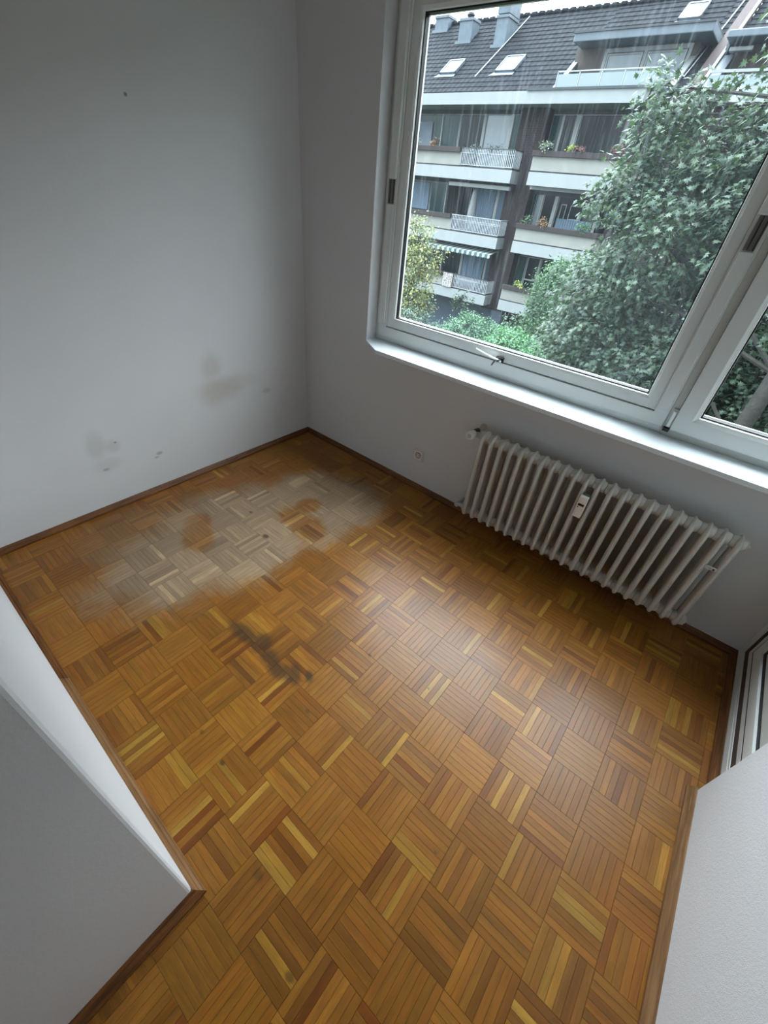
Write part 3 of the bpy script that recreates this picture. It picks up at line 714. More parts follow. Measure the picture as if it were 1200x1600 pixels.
# middle floor
z0, z1 = 0, 2.05
light(EX, -15.50, z0, z1, 'out_glass', bar=.03); MB().box(EX, -15.52, 23.44, 23.48, .70, 1.96).build('roller_blind', M['blind_blue'], bl)
light(-15.45, -14.36, z0, z1, 'out_glass_green', bar=.03); light(-14.32, -12.70, z0, z1, 'out_glass', bar=.03)
light(-12.6, -11.1, z0, z1, 'out_glass', bar=.03); light(-10.92, -10.34, z0, z1, 'out_glass', bar=.03)
for (a, b) in ((-12.5, -11.12), (-10.90, -10.36), (-14.2, -13.2)):
    MB().prism([(a + (b - a) * k / 24, 23.40 + .025 * (k % 2)) for k in range(25)] + [(b, 23.46), (a, 23.46)], 'z', z0, 1.92).build('curtain', M['blind_blue'] if a > -13 else M['room_dark'], bl)
post(-11.0, .15, z0, z1); post(-14.34, .05, z0, z1)
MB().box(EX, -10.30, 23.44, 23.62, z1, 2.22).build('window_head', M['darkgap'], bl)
MB().box(-13.52, -9.88, 22.35, 22.55, 1.93, 2.10).build('awning_cassette', M['frame_out'], bl, bevel=.02)
light(-9.0, -8.80, z0, z1, 'out_glass_green', bar=.03); light(-8.75, -8.48, z0, z1, 'win_glass_pale', bar=.03)
light(-8.42, -7.80, z0, z1, 'out_glass', bar=.04); light(-7.62, -5.60, z0, z1, 'out_glass', bar=.03)
post(-7.72, .16, z0, z1); post(-5.53, .13, z0, z1); post(-8.45, .05, z0, z1)
MB().ring('y', (-6.92, -6.28, 1.06, 1.62), [(0, 23.47), (0, 23.44), (.03, 23.44), (.03, 23.47)]).build('window_lattice', M['frame_out'], bl)
MB().ring('y', (-7.40, -7.12, .95, 1.64), [(0, 23.47), (0, 23.44), (.03, 23.44), (.03, 23.47)]).build('window_lattice', M['frame_out'], bl)
MB().prism([(-7.45 + 1.8 * k / 30, 23.42 + .02 * (k % 2)) for k in range(31)] + [(-5.65, 23.47), (-7.45, 23.47)], 'z', .45, 1.06).build('curtain', M['blind_blue'], bl)
MB().box(-9.0, -4.80, 23.44, 23.62, 1.92, 2.22).build('window_head', M['lead_dark'], bl)
MB().box(-8.86, -5.0, 22.5, 22.6, 2.08, 2.21).build('slab_edge_rail', M['frame_out'], bl)
# lower floor
z0, z1 = -2.78, -.75
light(EX, -15.3, z0, z1, 'out_glass', bar=.03); light(-15.28, -14.8, z0, z1, 'out_glass_green', bar=.03); light(-14.74, -14.0, z0, z1, 'out_glass', bar=.03); light(-13.95, -12.62, z0, z1, 'out_glass', bar=.03)
light(-12.5, -10.97, z0, z1, 'out_glass', bar=.03); light(-10.8, -10.36, z0, z1, 'out_glass', bar=.03)
post(-12.56, .16, z0, z1); post(-10.88, .16, z0, z1); post(-14.77, .07, z0, z1); post(-13.98, .06, z0, z1)
for (a, b) in ((-12.42, -11.0), (-10.80, -10.34)):
    MB().prism([(a + (b - a) * k / 26, 23.40 + .03 * (k % 2)) for k in range(27)] + [(b, 23.46), (a, 23.46)], 'z', z0, -1.0).build('curtain', M['blind_blue'], bl)
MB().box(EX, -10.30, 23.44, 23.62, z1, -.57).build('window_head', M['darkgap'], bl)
light(-9.0, -8.46, z0, z1, 'out_glass_green', bar=.03); light(-8.42, -7.7, z0, z1, 'out_glass', bar=.05); light(-7.6, -4.9, z0, z1, 'out_glass', bar=.03)
post(-7.66, .09, z0, z1); MB().box(-8.40, -7.72, 23.44, 23.5, -1.86, -1.80).build('transom', M['frame_out'], bl)
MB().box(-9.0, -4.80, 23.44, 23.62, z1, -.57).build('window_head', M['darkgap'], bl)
# striped awning with its scalloped valance
aw = MB(); xs = np.linspace(-14.35, -9.92, 28)
for k in range(27):
    aw.add([(xs[k], 22.9, -.70), (xs[k + 1], 22.9, -.70), (xs[k + 1], 21.85, -.84), (xs[k], 21.85, -.84), (xs[k], 22.9, -.715), (xs[k + 1], 22.9, -.715), (xs[k + 1], 21.85, -.855), (xs[k], 21.85, -.855)], [(0, 1, 2, 3), (7, 6, 5, 4), (3, 2, 6, 7)])
awo = aw.build('awning', M['awning'], bl)
va = MB()
for k in range(27):
    a, b = xs[k], xs[k + 1]; pts = [(a, -.84), (b, -.84)] + [(b + (a - b) * t, -.98 - .045 * math.sin(PI * t)) for t in (0, .25, .5, .75, 1)]
    va.prism(pts, 'y', 21.845, 21.855)
va.build('valance', M['awning'], awo)

# cornice, gutter and roof
slab_prism([(EX, 22.0), (-4.79, 22.0), (-4.02, 22.84), (-3.43, 22.84), (-3.43, 24.6), (EX, 24.6)], 5.05, 5.47).build('cornice', M['fascia'], bl)
slab_prism([(-9.85, 21.95), (-4.76, 21.95), (-4.6, 22.15), (-4.6, 22.4), (-9.85, 22.4)], 5.47, 5.55).build('balcony_kerb', M['lead_dark'], bl)
SL = .70
def rz(y): return 5.48 + SL * (y - 22.5)
RY1 = 27.82
def roof_part(x0, x1, y0, y1, parent, name='roof_tiles', kind='stuff'):
    m = MB(); step = .30; y = y0; k = 0
    while y < y1 - 1e-3:
        ye = min(y + step, y1)
        m.add([(x0, y, rz(y) + .035), (x1, y, rz(y) + .035), (x1, ye, rz(ye) + .005), (x0, ye, rz(ye) + .005), (x0, y, rz(y) - .01), (x1, y, rz(y) - .01)], [(0, 1, 2, 3), (4, 5, 1, 0)]); y = ye
    m.add([(x0, y0, rz(y0) - .06), (x1, y0, rz(y0) - .06), (x1, y1, rz(y1) - .06), (x0, y1, rz(y1) - .06)], [(0, 3, 2, 1)])
    return m.build(name, M['tile'], parent, kind=kind)
DX0, DX1, DY1 = -8.85, -3.95, 25.15
roof_part(-30, DX0, 22.35, RY1, bl); roof_part(DX0, DX1, DY1, RY1, bl); roof_part(DX1, -3.43, 22.35, RY1, bl)
MB().tube([(-30, RY1, rz(RY1)), (-3.43, RY1, rz(RY1))], .10, 8).build('ridge_tile', M['tile'], bl)
MB().prism([(RY1, rz(RY1) - .02), (33, 5.4), (22.6, 5.4)], 'x', -30, DX0).prism([(RY1, rz(RY1) - .02), (33, 5.4), (25.3, 5.4), (25.3, rz(25.3) - .08)], 'x', DX0, -3.43).build('roof_back', M['lead_dark'], bl)
rb = MB()
for k in range(60): rb.tube([(-28.2 + k * .41, RY1, rz(RY1) + .02), (-28 + k * .41 + .07, RY1, rz(RY1) + .02)], .125, 8)
rb.build('ridge_collar', M['tile'], bl, kind='stuff')
def skylight(x0, x1, y0, y1, pane='skylight_glass', openf=0.0):
    def P(x, y, h): return (x, y - h * .57, rz(y) + h * .82)
    m = MB(); h0, h1 = .0, .13
    for (a, b, c, d) in ((x0, x1, y0, y0 + .07), (x0, x1, y1 - .07, y1), (x0, x0 + .07, y0, y1), (x1 - .07, x1, y0, y1)):
        vs = [P(a, c, h0), P(b, c, h0), P(b, d, h0), P(a, d, h0), P(a, c, h1), P(b, c, h1), P(b, d, h1), P(a, d, h1)]
        m.add(vs, [(0, 3, 2, 1), (4, 5, 6, 7), (0, 1, 5, 4), (1, 2, 6, 5), (2, 3, 7, 6), (3, 0, 4, 7)])
    f = m.build('skylight', M['lead'], bl)
    g = MB(); hp = .10; g.add([P(x0 + .06, y0 + .06, hp), P(x1 - .06, y0 + .06, hp), P(x1 - .06, y1 - .06, hp), P(x0 + .06, y1 - .06, hp)], [(0, 1, 2, 3)]); g.build('pane', M[pane], f)
    a = MB(); a.add([P(x0 - .25, y0 - .18, .045), P(x1 + .05, y0 - .18, .045), P(x1 + .05, y0, .045), P(x0 - .05, y0, .045)], [(0, 1, 2, 3)]); a.build('apron', M['lead'], f)
    return f
skylight(-16.04, -15.08, 23.86, 24.77); skylight(-12.70, -11.67, 23.80, 24.79)
skylight(-5.75, -4.90, 26.30, 27.25)
def chimney(x0, x1, y0, y1, zt, pots=0, name='chimney'):
    m = MB().box(x0, x1, y0, y1, rz(y0) - .4, zt); c = m.build(name, M['chimney'], bl)
    MB().box(x0 - .04, x1 + .04, y0 - .04, y1 + .04, zt - .10, zt).build('chimney_cap', M['lead'], c)
    MB().box(x0 - .10, x1 + .06, y0 - .12, y0 - .02, rz(y0) - .06, rz(y0) + .05).build('apron', M['lead'], c)
    for k in range(pots): MB().lathe(((x0 + x1) / 2 + k * .3, (y0 + y1) / 2, zt), (0, 0, 1), [(0, .15), (.10, .17), (.16, .22), (.24, .20), (.28, .06)], 12).build('chimney_pot', M['lead_dark'], c, smooth=True)
    return c
chimney(-19.25, -18.35, 27.35, 28.1, 9.50); chimney(-16.80, -15.98, 26.25, 26.95, 9.00, 1)
c3 = chimney(-14.22, -13.58, 25.72, 26.75, 8.82)
MB().box(-14.24, -13.56, 25.70, 26.80, 8.86, 9.62).build('chimney_top', M['chimney'], c3)
# lightning conductor wires over the roof
for (xa, ya, xb, yb) in ((-13.64, 23.5, -13.43, 27.6), (-3.86, 23.0, -3.62, 27.6)):
    MB().tube([(xa, ya, rz(ya) + .09), ((xa + xb) / 2, (ya + yb) / 2, rz((ya + yb) / 2) + .08), (xb, yb, rz(yb) + .09)], .022, 5).build('lightning_wire', M['rail'], bl)
# roof loggia (dormer)
MB().box(-8.68, -3.43, 22.9, 25.25, 7.05, 7.32).build('dormer_roof', M['lead'], bl, bevel=.03)
MB().box(-8.72, -3.43, 22.86, 25.2, 7.30, 7.36).build('dormer_flashing', M['lead_dark'], bl)
MB().box(DX0, DX1, 23.95, 24.1, 5.3, 7.08).build('dormer_wall', M['dormerwall'], bl)
for (xa, xb) in ((DX0 - .02, DX0 + .14), (DX1 - .14, DX1 + .02)):
    MB().prism([(22.2, 5.36), (24.0, 5.36), (24.9, 6.95), (24.55, 6.98)], 'x', xa, xb).build('dormer_cheek', M['lead'], bl)
MB().prism([(22.25, 5.50), (22.40, 5.50), (24.85, 7.10), (24.60, 7.10)], 'x', DX0 - .05, DX0 + .16).prism([(22.25, 5.50), (22.40, 5.50), (24.85, 7.10), (24.60, 7.10)], 'x', DX1 - .20, DX1 + .02).build('cheek_flashing', M['fascia'], bl)
MB().box(DX0, DX1, 22.3, 24.0, 5.40, 5.50).build('loggia_floor', M['lead_dark'], bl)
dw = MB().ring('y', (-7.56, -4.14, 5.5, 7.00), [(0, 23.96), (0, 23.90), (.13, 23.90), (.13, 23.96)]).box(-5.93, -5.80, 23.89, 23.96, 5.5, 6.95).build('dormer_window', M['frame_out'], bl)
for (a, b) in ((-7.40, -5.95), (-5.78, -4.30)):
    f = MB().ring('y', (a, b, 5.55, 6.84), [(0, 23.93), (0, 23.88), (.06, 23.88), (.06, 23.93)]).build('window', M['frame_out'], bl)
    MB().box(a + .05, b - .05, 23.905, 23.915, 5.6, 6.79).build('pane', M['win_glass_pale'], f)
br = MB().box(-8.70, -4.60, 22.18, 22.22, 6.04, 6.08); xs = [-8.68, -7.72, -6.80, -5.88, -4.96, -4.60]
for x in xs: br.box(x - .02, x + .02, 22.18, 22.22, 5.52, 6.06)
br = br.build('loggia_railing', M['rail'], bl)
for a, b in zip(xs[:-1], xs[1:]): MB().box(a + .03, b - .03, 22.19, 22.21, 5.58, 5.98).build('glass_panel', M['panel_glass'], br)
# the neighbouring house behind the party wall
nb = empty('apartment_building', (2, 22.8, GND), 'neighbouring house beyond the roof party wall, mostly hidden by the tree', 'building')
MB().box(-3.42, 34, 22.83, 23.9, GND, 5.05).build('brick_wall', M['brick'], nb)
MB().prism([(22.4, 5.38), (22.4, 5.60), (27.9, 9.48), (27.9, 9.2)], 'x', -3.42, -2.98).build('party_wall', M['redtile'], nb)
MB().prism([(22.4, 5.60), (22.4, 5.66), (27.9, 9.54), (27.9, 9.48)], 'x', -3.05, -2.95).build('party_wall_flashing', M['frame_out'], nb)
MB().prism([(22.84, 5.05), (22.84, 5.47), (24.6, 5.47), (24.6, 5.05)], 'x', -3.42, 34).prism([(-2.3, 22.84), (-1.6, 22.0), (34, 22.0), (34, 22.84)], 'z', 5.05, 5.47).build('cornice', M['fascia'], nb)
roof_part(-2.95, 34, 25.15, RY1, nb)
roof_part(4.1, 34, 22.35, 25.15, nb)
MB().prism([(RY1, rz(RY1) - .02), (33, 5.4), (25.3, 5.4), (25.3, rz(25.3) - .08)], 'x', -2.95, 34).build('roof_back', M['lead_dark'], nb)
MB().box(-3.0, -2.7, 23.95, 25.2, 5.4, 7.0).build('dormer_cheek', M['lead'], nb)
MB().prism([(22.25, 5.48), (22.75, 5.48), (24.95, 7.02), (24.60, 7.06)], 'x', -3.0, -2.60).build('cheek_flashing', M['lead'], nb)
MB().box(-2.9, 4, 22.9, 25.25, 6.86, 7.06).build('dormer_roof', M['lead'], nb, bevel=.03)
MB().box(-2.9, 4, 23.95, 24.1, 5.3, 6.9).build('dormer_wall', M['dormerwall'], nb)
MB().box(-2.75, -2.0, 23.4, 23.7, 6.62, 6.72).build('dormer_lamp', M['frame_out'], nb)
nr = MB().box(-2.80, 3.0, 22.17, 22.23, 5.84, 5.92).build('loggia_railing', M['frame_out'], nb)
for k in range(5): MB().box(-2.78 + 1.1 * k, -1.74 + 1.1 * k, 22.19, 22.21, 5.50, 5.78).build('glass_panel', M['panel_glass'], nr)
MB().box(-2.8, 4, 22.2, 24.0, 5.40, 5.48).build('loggia_floor', M['lead_dark'], nb)

# things on the balconies
ps = empty('parasol', (-12.02, 22.75, -.01), 'closed pale parasol standing on the middle balcony opposite', 'parasol')
MB().tube([(-12.02, 22.75, 0.0), (-12.02, 22.75, 1.93)], .022, 8).build('pole', M['frame_out'], ps)
MB().lathe((-12.02, 22.75, 0.0), (0, 0, 1), [(0, .24), (.05, .24), (.08, .05)], 14).build('base', M['darkgap'], ps)
cn = MB(); path = [(-12.0, 22.75, .62), (-12.0, 22.75, .75), (-12.01, 22.75, 1.2), (-12.02, 22.75, 1.6), (-12.02, 22.75, 1.82), (-12.02, 22.75, 1.90)]
cn.tube(path, [.20, .23, .19, .15, .11, .03], 12); cnp = cn.build('canopy', M['cloth'], ps, smooth=True)
def table(x0, x1, y, z, zf, label):
    t = empty('balcony_table', ((x0 + x1) / 2, y, zf), label, 'table')
    MB().box(x0, x1, y - .30, y + .30, z - .035, z).build('table_top', M['fascia'], t)
    for a in (x0 + .06, x1 - .06):
        for b in (y - .25, y + .25): MB().tube([(a, b, zf), (a, b, z - .03)], .018, 6).build('leg', M['rail'], t)
table(-12.1, -10.1, 22.62, .42, -.01, 'long white table behind the railing of the middle balcony')
table(-12.0, -10.75, 22.62, -2.35, -2.78, 'white table behind the railing of the lowest balcony')
pc = MB()
for k in range(8):
    xa = -12.72 + .08 * k; pc.add([(xa, 21.98 - .012 * (k % 2), -2.09), (xa + .08, 21.98 - .012 * ((k + 1) % 2), -2.09), (xa + .08, 21.97 - .02 * ((k + 1) % 2), -2.80), (xa, 21.97 - .02 * (k % 2), -2.80)], [(0, 1, 2, 3)])
o = pc.build('hanging_cloth', M['patterned']); sm = o.modifiers.new('thickness', 'SOLIDIFY'); sm.thickness = .012; sm.offset = -1
props(o, 'pinkish patterned cloth hung over the lowest balcony railing', 'cloth')

# ------------------------------------------------------------------ foliage
def leaf_template(kind):
    if kind == 'maple':
        pts = [(0, 0), (.30, -.12), (.16, .10), (.52, .22), (.24, .34), (.30, .62), (.10, .52), (0, 1.0), (-.10, .52), (-.30, .62), (-.24, .34), (-.52, .22), (-.16, .10), (-.30, -.12)]
        c = (0, .30); v = [(c[0], c[1], .06)] + [(x, y, -.03 - .10 * abs(x)) for x, y in pts]
        f = [(0, i, i + 1 if i + 1 <= len(pts) else 1) for i in range(1, len(pts) + 1)]
        return np.array(v), f
    if kind == 'long':
        pts = [(0, 0), (.17, .28), (.15, .60), (0, 1.0), (-.15, .60), (-.17, .28)]
        v = [(x, y, -.22 * y * y + (.05 if x == 0 else 0)) for x, y in pts]; return np.array(v), [(0, 1, 2, 3), (0, 3, 4, 5)]
    pts = [(0, 0), (.30, .40), (0, 1.0), (-.30, .40)]
    return np.array([(x, y, .06 * (x == 0)) for x, y in pts]), [(0, 1, 2), (0, 2, 3)]

def leaf_mesh(name, blobs, ncl, per, size, kind, colors, seed, mat, csize=.22, droop=.5, parent=None, shell=.55, stuff=True, cut=None, rough=0.0):
    g = np.random.default_rng(seed); B = np.array(blobs, float)
    area = (B[:, 3] * B[:, 4] + B[:, 3] * B[:, 5] + B[:, 4] * B[:, 5]); pr_ = area / area.sum()
    bi = g.choice(len(B), ncl, p=pr_); u = g.normal(size=(ncl, 3)); u /= np.linalg.norm(u, axis=1)[:, None]
    rad_ = 1 - np.abs(g.normal(size=ncl)) * (1 - shell) * .5; rad_ = np.clip(rad_, .15, 1.04)
    if rough:   # lobed surface: boughs stand out, hollows fall back into shade
        kk = g.normal(size=(7, 3)) * 3.2; ph = g.uniform(0, 6.28, 7); w_ = sum(np.sin((u * B[bi, 3:6]) @ k_ * 1.0 + p_) for k_, p_ in zip(kk, ph)) / 7 ** .5
        rad_ *= 1 + rough * np.clip(w_, -1.6, 1.2)
    C = B[bi, :3] + u * B[bi, 3:6] * rad_[:, None]
    keep = np.ones(ncl, bool)
    for b in B:
        d = np.linalg.norm((C - b[:3]) / b[3:6], axis=1); keep &= ~((d < shell) & (g.random(ncl) < .8))
    if cut is not None: keep &= cut(C)
    C, u = C[keep], u[keep]; n = len(C) * per
    P = np.repeat(C, per, 0) + g.normal(size=(n, 3)) * csize * np.array([1, 1, .7]); U = np.repeat(u, per, 0)
    N = U * .55 + np.array([0, 0, .75]) + g.normal(size=(n, 3)) * .55; N /= np.linalg.norm(N, axis=1)[:, None]
    D = U * .8 + np.array([0, 0, -droop]) + g.normal(size=(n, 3)) * .6; D -= N * (D * N).sum(1)[:, None]; D /= np.linalg.norm(D, axis=1)[:, None]
    S = np.cross(D, N); sz = size * g.uniform(.65, 1.25, n)
    V, F = leaf_template(kind); nv = len(V)
    verts = P[:, None, :] + sz[:, None, None] * (V[None, :, 0, None] * S[:, None, :] + V[None, :, 1, None] * D[:, None, :] + V[None, :, 2, None] * N[:, None, :])
    me = bpy.data.meshes.new(name); fl = len(F[0]); F = np.array(F)
    faces = (F[None] + (np.arange(n) * nv)[:, None, None]).reshape(-1, fl)
    me.vertices.add(n * nv); me.vertices.foreach_set('co', verts.reshape(-1).astype('f'))
    me.loops.add(faces.size); me.loops.foreach_set('vertex_index', faces.reshape(-1).astype('i'))
    me.polygons.add(len(faces)); me.polygons.foreach_set('loop_start', (np.arange(len(faces)) * fl).astype('i')); me.polygons.foreach_set('loop_total', np.full(len(faces), fl, 'i'))
    me.update(calc_edges=True)
    cols = np.array([lin(c) if isinstance(c, str) else c for c in colors])[:, :3]
    cc = cols[g.integers(0, len(cols), n)] * g.uniform(.75, 1.3, n)[:, None]
    cl_ = np.repeat(g.uniform(.75, 1.25, len(C)), per)[:, None]; cc = cc * cl_
    ca = me.color_attributes.new('col', 'FLOAT_COLOR', 'POINT'); ca.data.foreach_set('color', np.concatenate([np.repeat(cc, nv, 0), np.ones((n * nv, 1))], 1).reshape(-1).astype('f'))
    me.materials.append(mat)
    if parent is not None:
        off = wloc(parent); me.transform(Matrix.Translation(-off))
    o = bpy.data.objects.new(name, me); COL.objects.link(o)
    if parent is not None: o.parent = parent
    if stuff and parent is not None: o['kind'] = 'stuff'
    return o, C

def tree(name, base, trunk_path, trunk_r, blobs, ncl, per, size, kind, colors, seed, label, mat=None, csize=.22, droop=.5, nbr=120, shell=.55, cut=None, twig=.012, rough=.0):
    t = empty(name, base, label, 'tree' if 'shrub' not in name else 'shrub', 'garden trees and shrubs outside')
    o, C = leaf_mesh('crown', blobs, ncl, per, size, kind, colors, seed, mat or M['leaf'], csize, droop, t, shell, cut=cut, rough=rough)
    m = MB().tube(trunk_path, trunk_r, 10); m.build('trunk', M['bark'], t, smooth=True)
    g = random.Random(seed); br = MB(); tp = [Vector(p) for p in trunk_path]
    nodes = []
    for b in blobs:
        c = Vector(b[:3]); s = tp[-1] if c.z > tp[-1].z else min(tp[1:], key=lambda p: abs(p.z - (c.z - 1.0)))
        mid = s.lerp(c, .5) + Vector((g.uniform(-.2, .2), g.uniform(-.2, .2), .25)); br.tube([s, mid, c], [trunk_r[-1] * .55, trunk_r[-1] * .36, trunk_r[-1] * .16], 6); nodes += [mid, c]
    nodes += [s.lerp(mid, .6)]
    for k in range(min(nbr, len(C))):
        c = Vector(C[g.randrange(len(C))]); s = min(nodes, key=lambda p: (p - c).length); mid = s.lerp(c, .5) + Vector((g.uniform(-.12, .12), g.uniform(-.12, .12), g.uniform(-.05, .15)))
        br.tube([s, mid, c], [trunk_r[-1] * .13, twig * 1.3, twig * .5], 5)
    br.build('branches', M['bark'], t, kind='stuff')
    return t

TREE_G = [(.045, .080, .060, 1), (.055, .095, .065, 1), (.038, .068, .052, 1), (.070, .110, .075, 1), (.048, .082, .050, 1), (.085, .125, .085, 1)]
tree('maple_tree', (3.1, 7.1, GND), [(3.1, 7.1, GND), (3.08, 7.1, -3.5), (3.05, 7.1, -1.5), (3.05, 7.3, -.3), (3.0, 8.2, 1.0), (2.9, 8.6, 2.4)], [.22, .16, .13, .12, .10, .08],
     [(3.3, 9.4, 1.5, 3.0, 2.2, 3.0), (2.3, 9.2, 3.9, 1.8, 1.4, 1.6), (.45, 8.9, 1.1, 1.35, 1.2, 1.45), (-.25, 8.9, .15, 1.15, 1.1, 1.1), (-.35, 8.7, -.75, 1.2, 1.1, .85), (.5, 8.5, -1.3, 1.3, 1.1, .8), (1.5, 8.6, -1.1, 1.3, 1.1, 1.0),
      (-.55, 8.9, 2.05, .62, .6, .5), (-.85, 8.8, 1.62, .40, .4, .25), (-.35, 8.9, 2.75, .50, .45, .45), (-.72, 8.8, 3.35, .16, .15, .30), (-.58, 8.8, 3.0, .30, .25, .25), (.05, 8.9, 3.15, .35, .3, .22), (.85, 8.9, 2.5, .7, .7, .55), (3.9, 8.8, -1.3, 1.8, 1.3, 1.2), (2.6, 9.2, -.6, 1.4, 1.2, 1.2)],
     4300, 15, .118, 'maple', TREE_G, 3, 'large maple tree filling the right half of the window view', csize=.15, droop=.35, nbr=420, shell=.5, rough=.16)
SH = [(.060, .135, .082, 1), (.080, .170, .10, 1), (.045, .105, .065, 1), (.10, .20, .12, 1)]
tree('round_shrub', (-5.8, 14.2, GND), [(-5.8, 14.2, GND), (-5.8, 14.2, -4.4), (-5.7, 14.2, -3.8)], [.12, .10, .07],
     [(-6.15, 14.2, -3.35, 1.35, 1.1, 1.25), (-5.0, 14.4, -3.45, 1.3, 1.1, 1.25), (-7.2, 14.2, -4.1, 1.1, 1.0, 1.2), (-5.6, 14.2, -4.4, 2.0, 1.3, 1.4)],
     2100, 16, .085, 'oval', SH, 5, 'rounded light green shrub behind the bottom of the pane, left one', csize=.11, droop=.1, nbr=60, shell=.7)
tree('round_shrub', (-3.7, 13.2, GND), [(-3.7, 13.2, GND), (-3.7, 13.2, -4.4), (-3.7, 13.2, -3.8)], [.12, .10, .07],
     [(-3.85, 13.2, -3.15, 1.15, 1.0, 1.15), (-2.9, 13.0, -3.4, 1.1, 1.0, 1.1), (-4.6, 13.1, -3.9, 1.0, 1.0, 1.1), (-3.6, 13.2, -4.3, 1.8, 1.2, 1.4)],
     2000, 16, .080, 'oval', [(.060, .165, .080, 1), (.085, .21, .095, 1), (.045, .13, .062, 1), (.11, .24, .11, 1)], 6, 'rounded bright green shrub beside the maple, right one of the two', csize=.10, droop=.1, nbr=60, shell=.7)
tree('yew_tree', (-3.1, 16, GND), [(-3.1, 16, GND), (-3.1, 16, -3.0), (-3.1, 16, -1.5)], [.2, .15, .1],
     [(-3.6, 16, -1.1, 1.15, 1.0, 1.2), (-2.6, 16, -.9, 1.2, 1.0, 1.3), (-3.1, 16, -2.8, 1.8, 1.3, 2.0)],
     2000, 20, .11, 'long', [(.035, .085, .045, 1), (.05, .11, .055, 1), (.065, .14, .06, 1)], 8, 'dark green fine-leaved tree between the maple and the balconies', csize=.14, droop=-.2, nbr=60, shell=.7)
tree('birch_tree', (-11.0, 16.3, GND), [(-11.0, 16.3, GND), (-10.98, 16.3, -2.8), (-10.85, 16.3, -.9)], [.09, .06, .03],
     [(-10.9, 16.3, -.25, .85, .7, .95), (-10.3, 16.3, -1.0, .95, .8, .75), (-11.3, 16.3, -1.3, 1.1, .9, 1.0), (-10.4, 16.3, -2.0, .9, .8, .7), (-11.3, 16.3, -3.0, 1.2, 1.0, 1.0), (-10.3, 16.2, -2.75, .7, .7, .5)],
     560, 13, .12, 'oval', [(.22, .24, .10, 1), (.16, .20, .10, 1), (.28, .27, .10, 1), (.12, .16, .09, 1)], 9, 'slim yellow-green tree at the left edge of the pane', M['leaf_dull'], csize=.16, droop=.6, nbr=160, shell=.45, twig=.016)
tree('grey_shrub', (-9.4, 15.5, GND), [(-9.4, 15.5, GND), (-9.4, 15.5, -4.6), (-9.4, 15.5, -4.0)], [.08, .06, .04],
     [(-9.9, 15.5, -3.7, 1.0, .9, 1.0), (-8.8, 15.6, -4.0, .9, .8, .8), (-9.4, 15.5, -4.7, 1.5, 1.1, 1.1)],
     700, 14, .09, 'oval', [(.12, .18, .15, 1), (.09, .14, .12, 1), (.16, .22, .17, 1)], 12, 'grey-green shrub in the lower left corner of the pane', M['leaf_dull'], csize=.12, droop=.1, nbr=40, shell=.6)
tree('sapling_shrub', (-7.2, 15.3, GND), [(-7.2, 15.3, GND), (-7.2, 15.3, -3.5), (-7.25, 15.3, -2.4)], [.05, .035, .02],
     [(-7.45, 15.3, -2.1, .40, .35, .45), (-7.0, 15.3, -2.5, .45, .35, .5), (-7.3, 15.3, -3.2, .6, .4, .6)],
     70, 12, .12, 'oval', [(.05, .08, .06, 1), (.07, .10, .08, 1)], 13, 'dark sparse sapling rising above the left round shrub', M['leaf_dull'], csize=.12, droop=.3, nbr=40, shell=.4, twig=.015)
tree('sapling_shrub', (-5.0, 15.6, GND), [(-5.0, 15.6, GND), (-5.0, 15.6, -3.5), (-5.05, 15.6, -2.5)], [.05, .035, .02],
     [(-5.15, 15.6, -2.35, .40, .35, .35), (-4.8, 15.6, -2.7, .45, .35, .4)],
     36, 12, .11, 'oval', [(.06, .10, .07, 1), (.09, .13, .10, 1)], 14, 'small sparse sapling between the round shrubs and the block', M['leaf_dull'], csize=.12, droop=.3, nbr=30, shell=.4, twig=.015)
tree('dark_tree', (7.5, 10.5, GND), [(7.5, 10.5, GND), (7.5, 10.5, -2.0), (7.4, 10.5, 0)], [.3, .24, .18],
     [(7.0, 11.5, .5, 3.2, 2.4, 3.6), (4.5, 12.5, -1.5, 2.6, 2.0, 2.6), (1.5, 14, -2.8, 3.0, 2.0, 2.6)],
     1900, 15, .18, 'maple', [(.030, .055, .042, 1), (.040, .070, .05, 1), (.025, .045, .036, 1)], 15, 'dark tree behind the maple, seen through the right-hand casement', csize=.22, droop=.5, nbr=80, shell=.7)

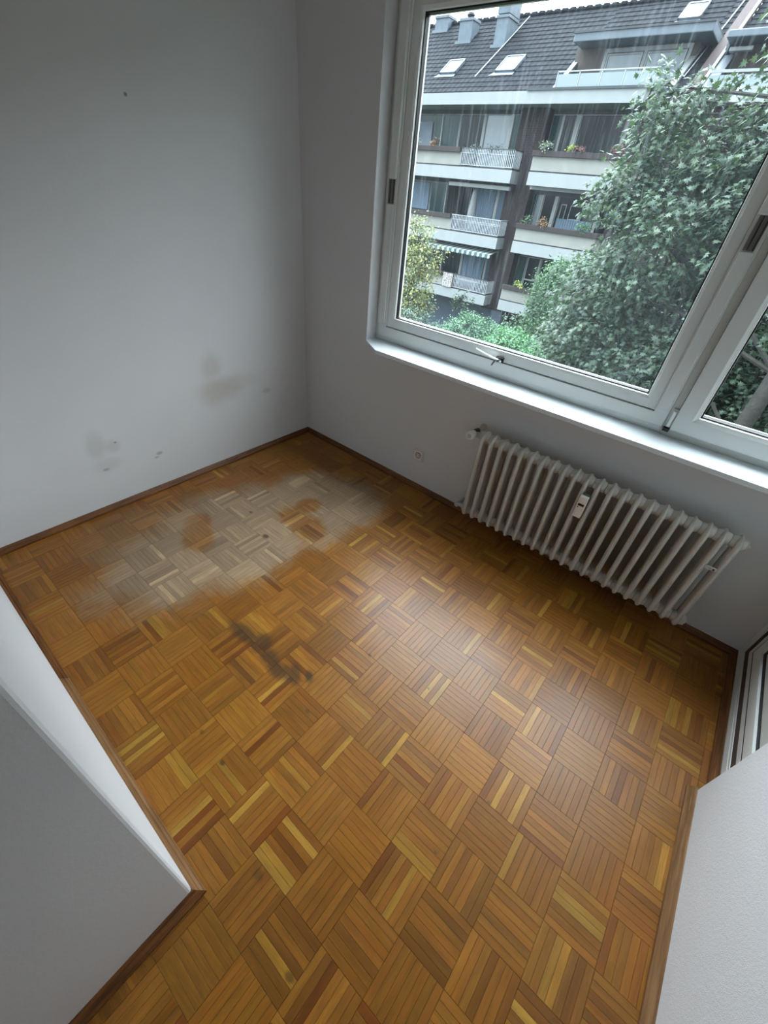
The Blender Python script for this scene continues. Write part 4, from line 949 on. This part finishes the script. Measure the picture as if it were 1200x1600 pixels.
# plants in the balcony boxes
def clump(name, x, y, z, r, cols, seed, label, n=14, size=.09, kind='oval'):
    o, _ = leaf_mesh(name, [(x, y, z + r * .5, r, r * .6, r * .6)], n, 12, size, kind, cols, seed, M['leaf_dull'], csize=r * .22, droop=-.3, shell=.2, stuff=False)
    props(o, label, 'plant', 'plants in the balcony boxes'); return o
zt3 = [s + 1.26 for s in SLAB]
YG = [(.40, .42, .12, 1), (.25, .33, .10, 1)]; GR = [(.07, .12, .08, 1), (.12, .18, .12, 1)]; PK = [(.20, .09, .09, 1), (.14, .08, .08, 1)]; WH = [(.40, .42, .38, 1), (.12, .18, .12, 1)]; OR = [(.24, .13, .08, 1), (.18, .14, .09, 1)]
clump('balcony_plant', -7.15, 22.04, zt3[0], .22, YG, 21, 'yellow-green plant in the top right balcony box')
clump('balcony_plant', -8.35, 22.04, zt3[0], .30, WH, 22, 'white-flowered plants at the left end of the top right balcony box', 18)
clump('balcony_plant', -5.05, 22.04, zt3[0], .26, PK, 23, 'reddish plant at the right end of the top right balcony box', 22)
clump('balcony_plant', -6.75, 22.04, zt3[0], .20, PK, 24, 'dull red plant in the middle of the top right balcony box', 16)
clump('balcony_plant', -8.45, 22.04, zt3[1], .28, GR, 25, 'green plant at the left end of the middle right balcony box', 20)
clump('balcony_plant', -7.55, 22.04, zt3[1], .28, OR, 26, 'orange-brown plant in the middle right balcony box', 20)
clump('balcony_plant', -5.55, 22.04, zt3[1], .34, [(.06, .14, .06, 1), (.09, .18, .08, 1)], 27, 'fresh green plant beside the maple in the middle right balcony box', 24)
clump('balcony_plant', -7.95, 22.04, zt3[2], .22, YG, 28, 'yellowish plant in the lowest right balcony box', 14)
clump('balcony_plant', -16.1, 22.04, zt3[0], .45, WH, 29, 'pale flowers at the far left of the top left balcony box', 22)
clump('balcony_plant', -14.5, 22.04, zt3[0], .25, OR, 30, 'reddish flowers in the top left balcony box', 12)
clump('balcony_plant', -12.2, 22.3, zt3[0] - .25, .45, [(.06, .09, .09, 1), (.12, .16, .16, 1)], 31, 'grey-green plants behind the left part of the top railing', 26)
clump('balcony_plant', -11.1, 22.3, zt3[0] - .25, .40, [(.05, .08, .08, 1), (.10, .14, .14, 1)], 32, 'dark plants behind the right part of the top railing', 24)

# everything was laid out from the skirting top; lift it so that the finished floor is z = 0
for o in list(SC.objects):
    if o.parent is None: o.location.z += LIFT
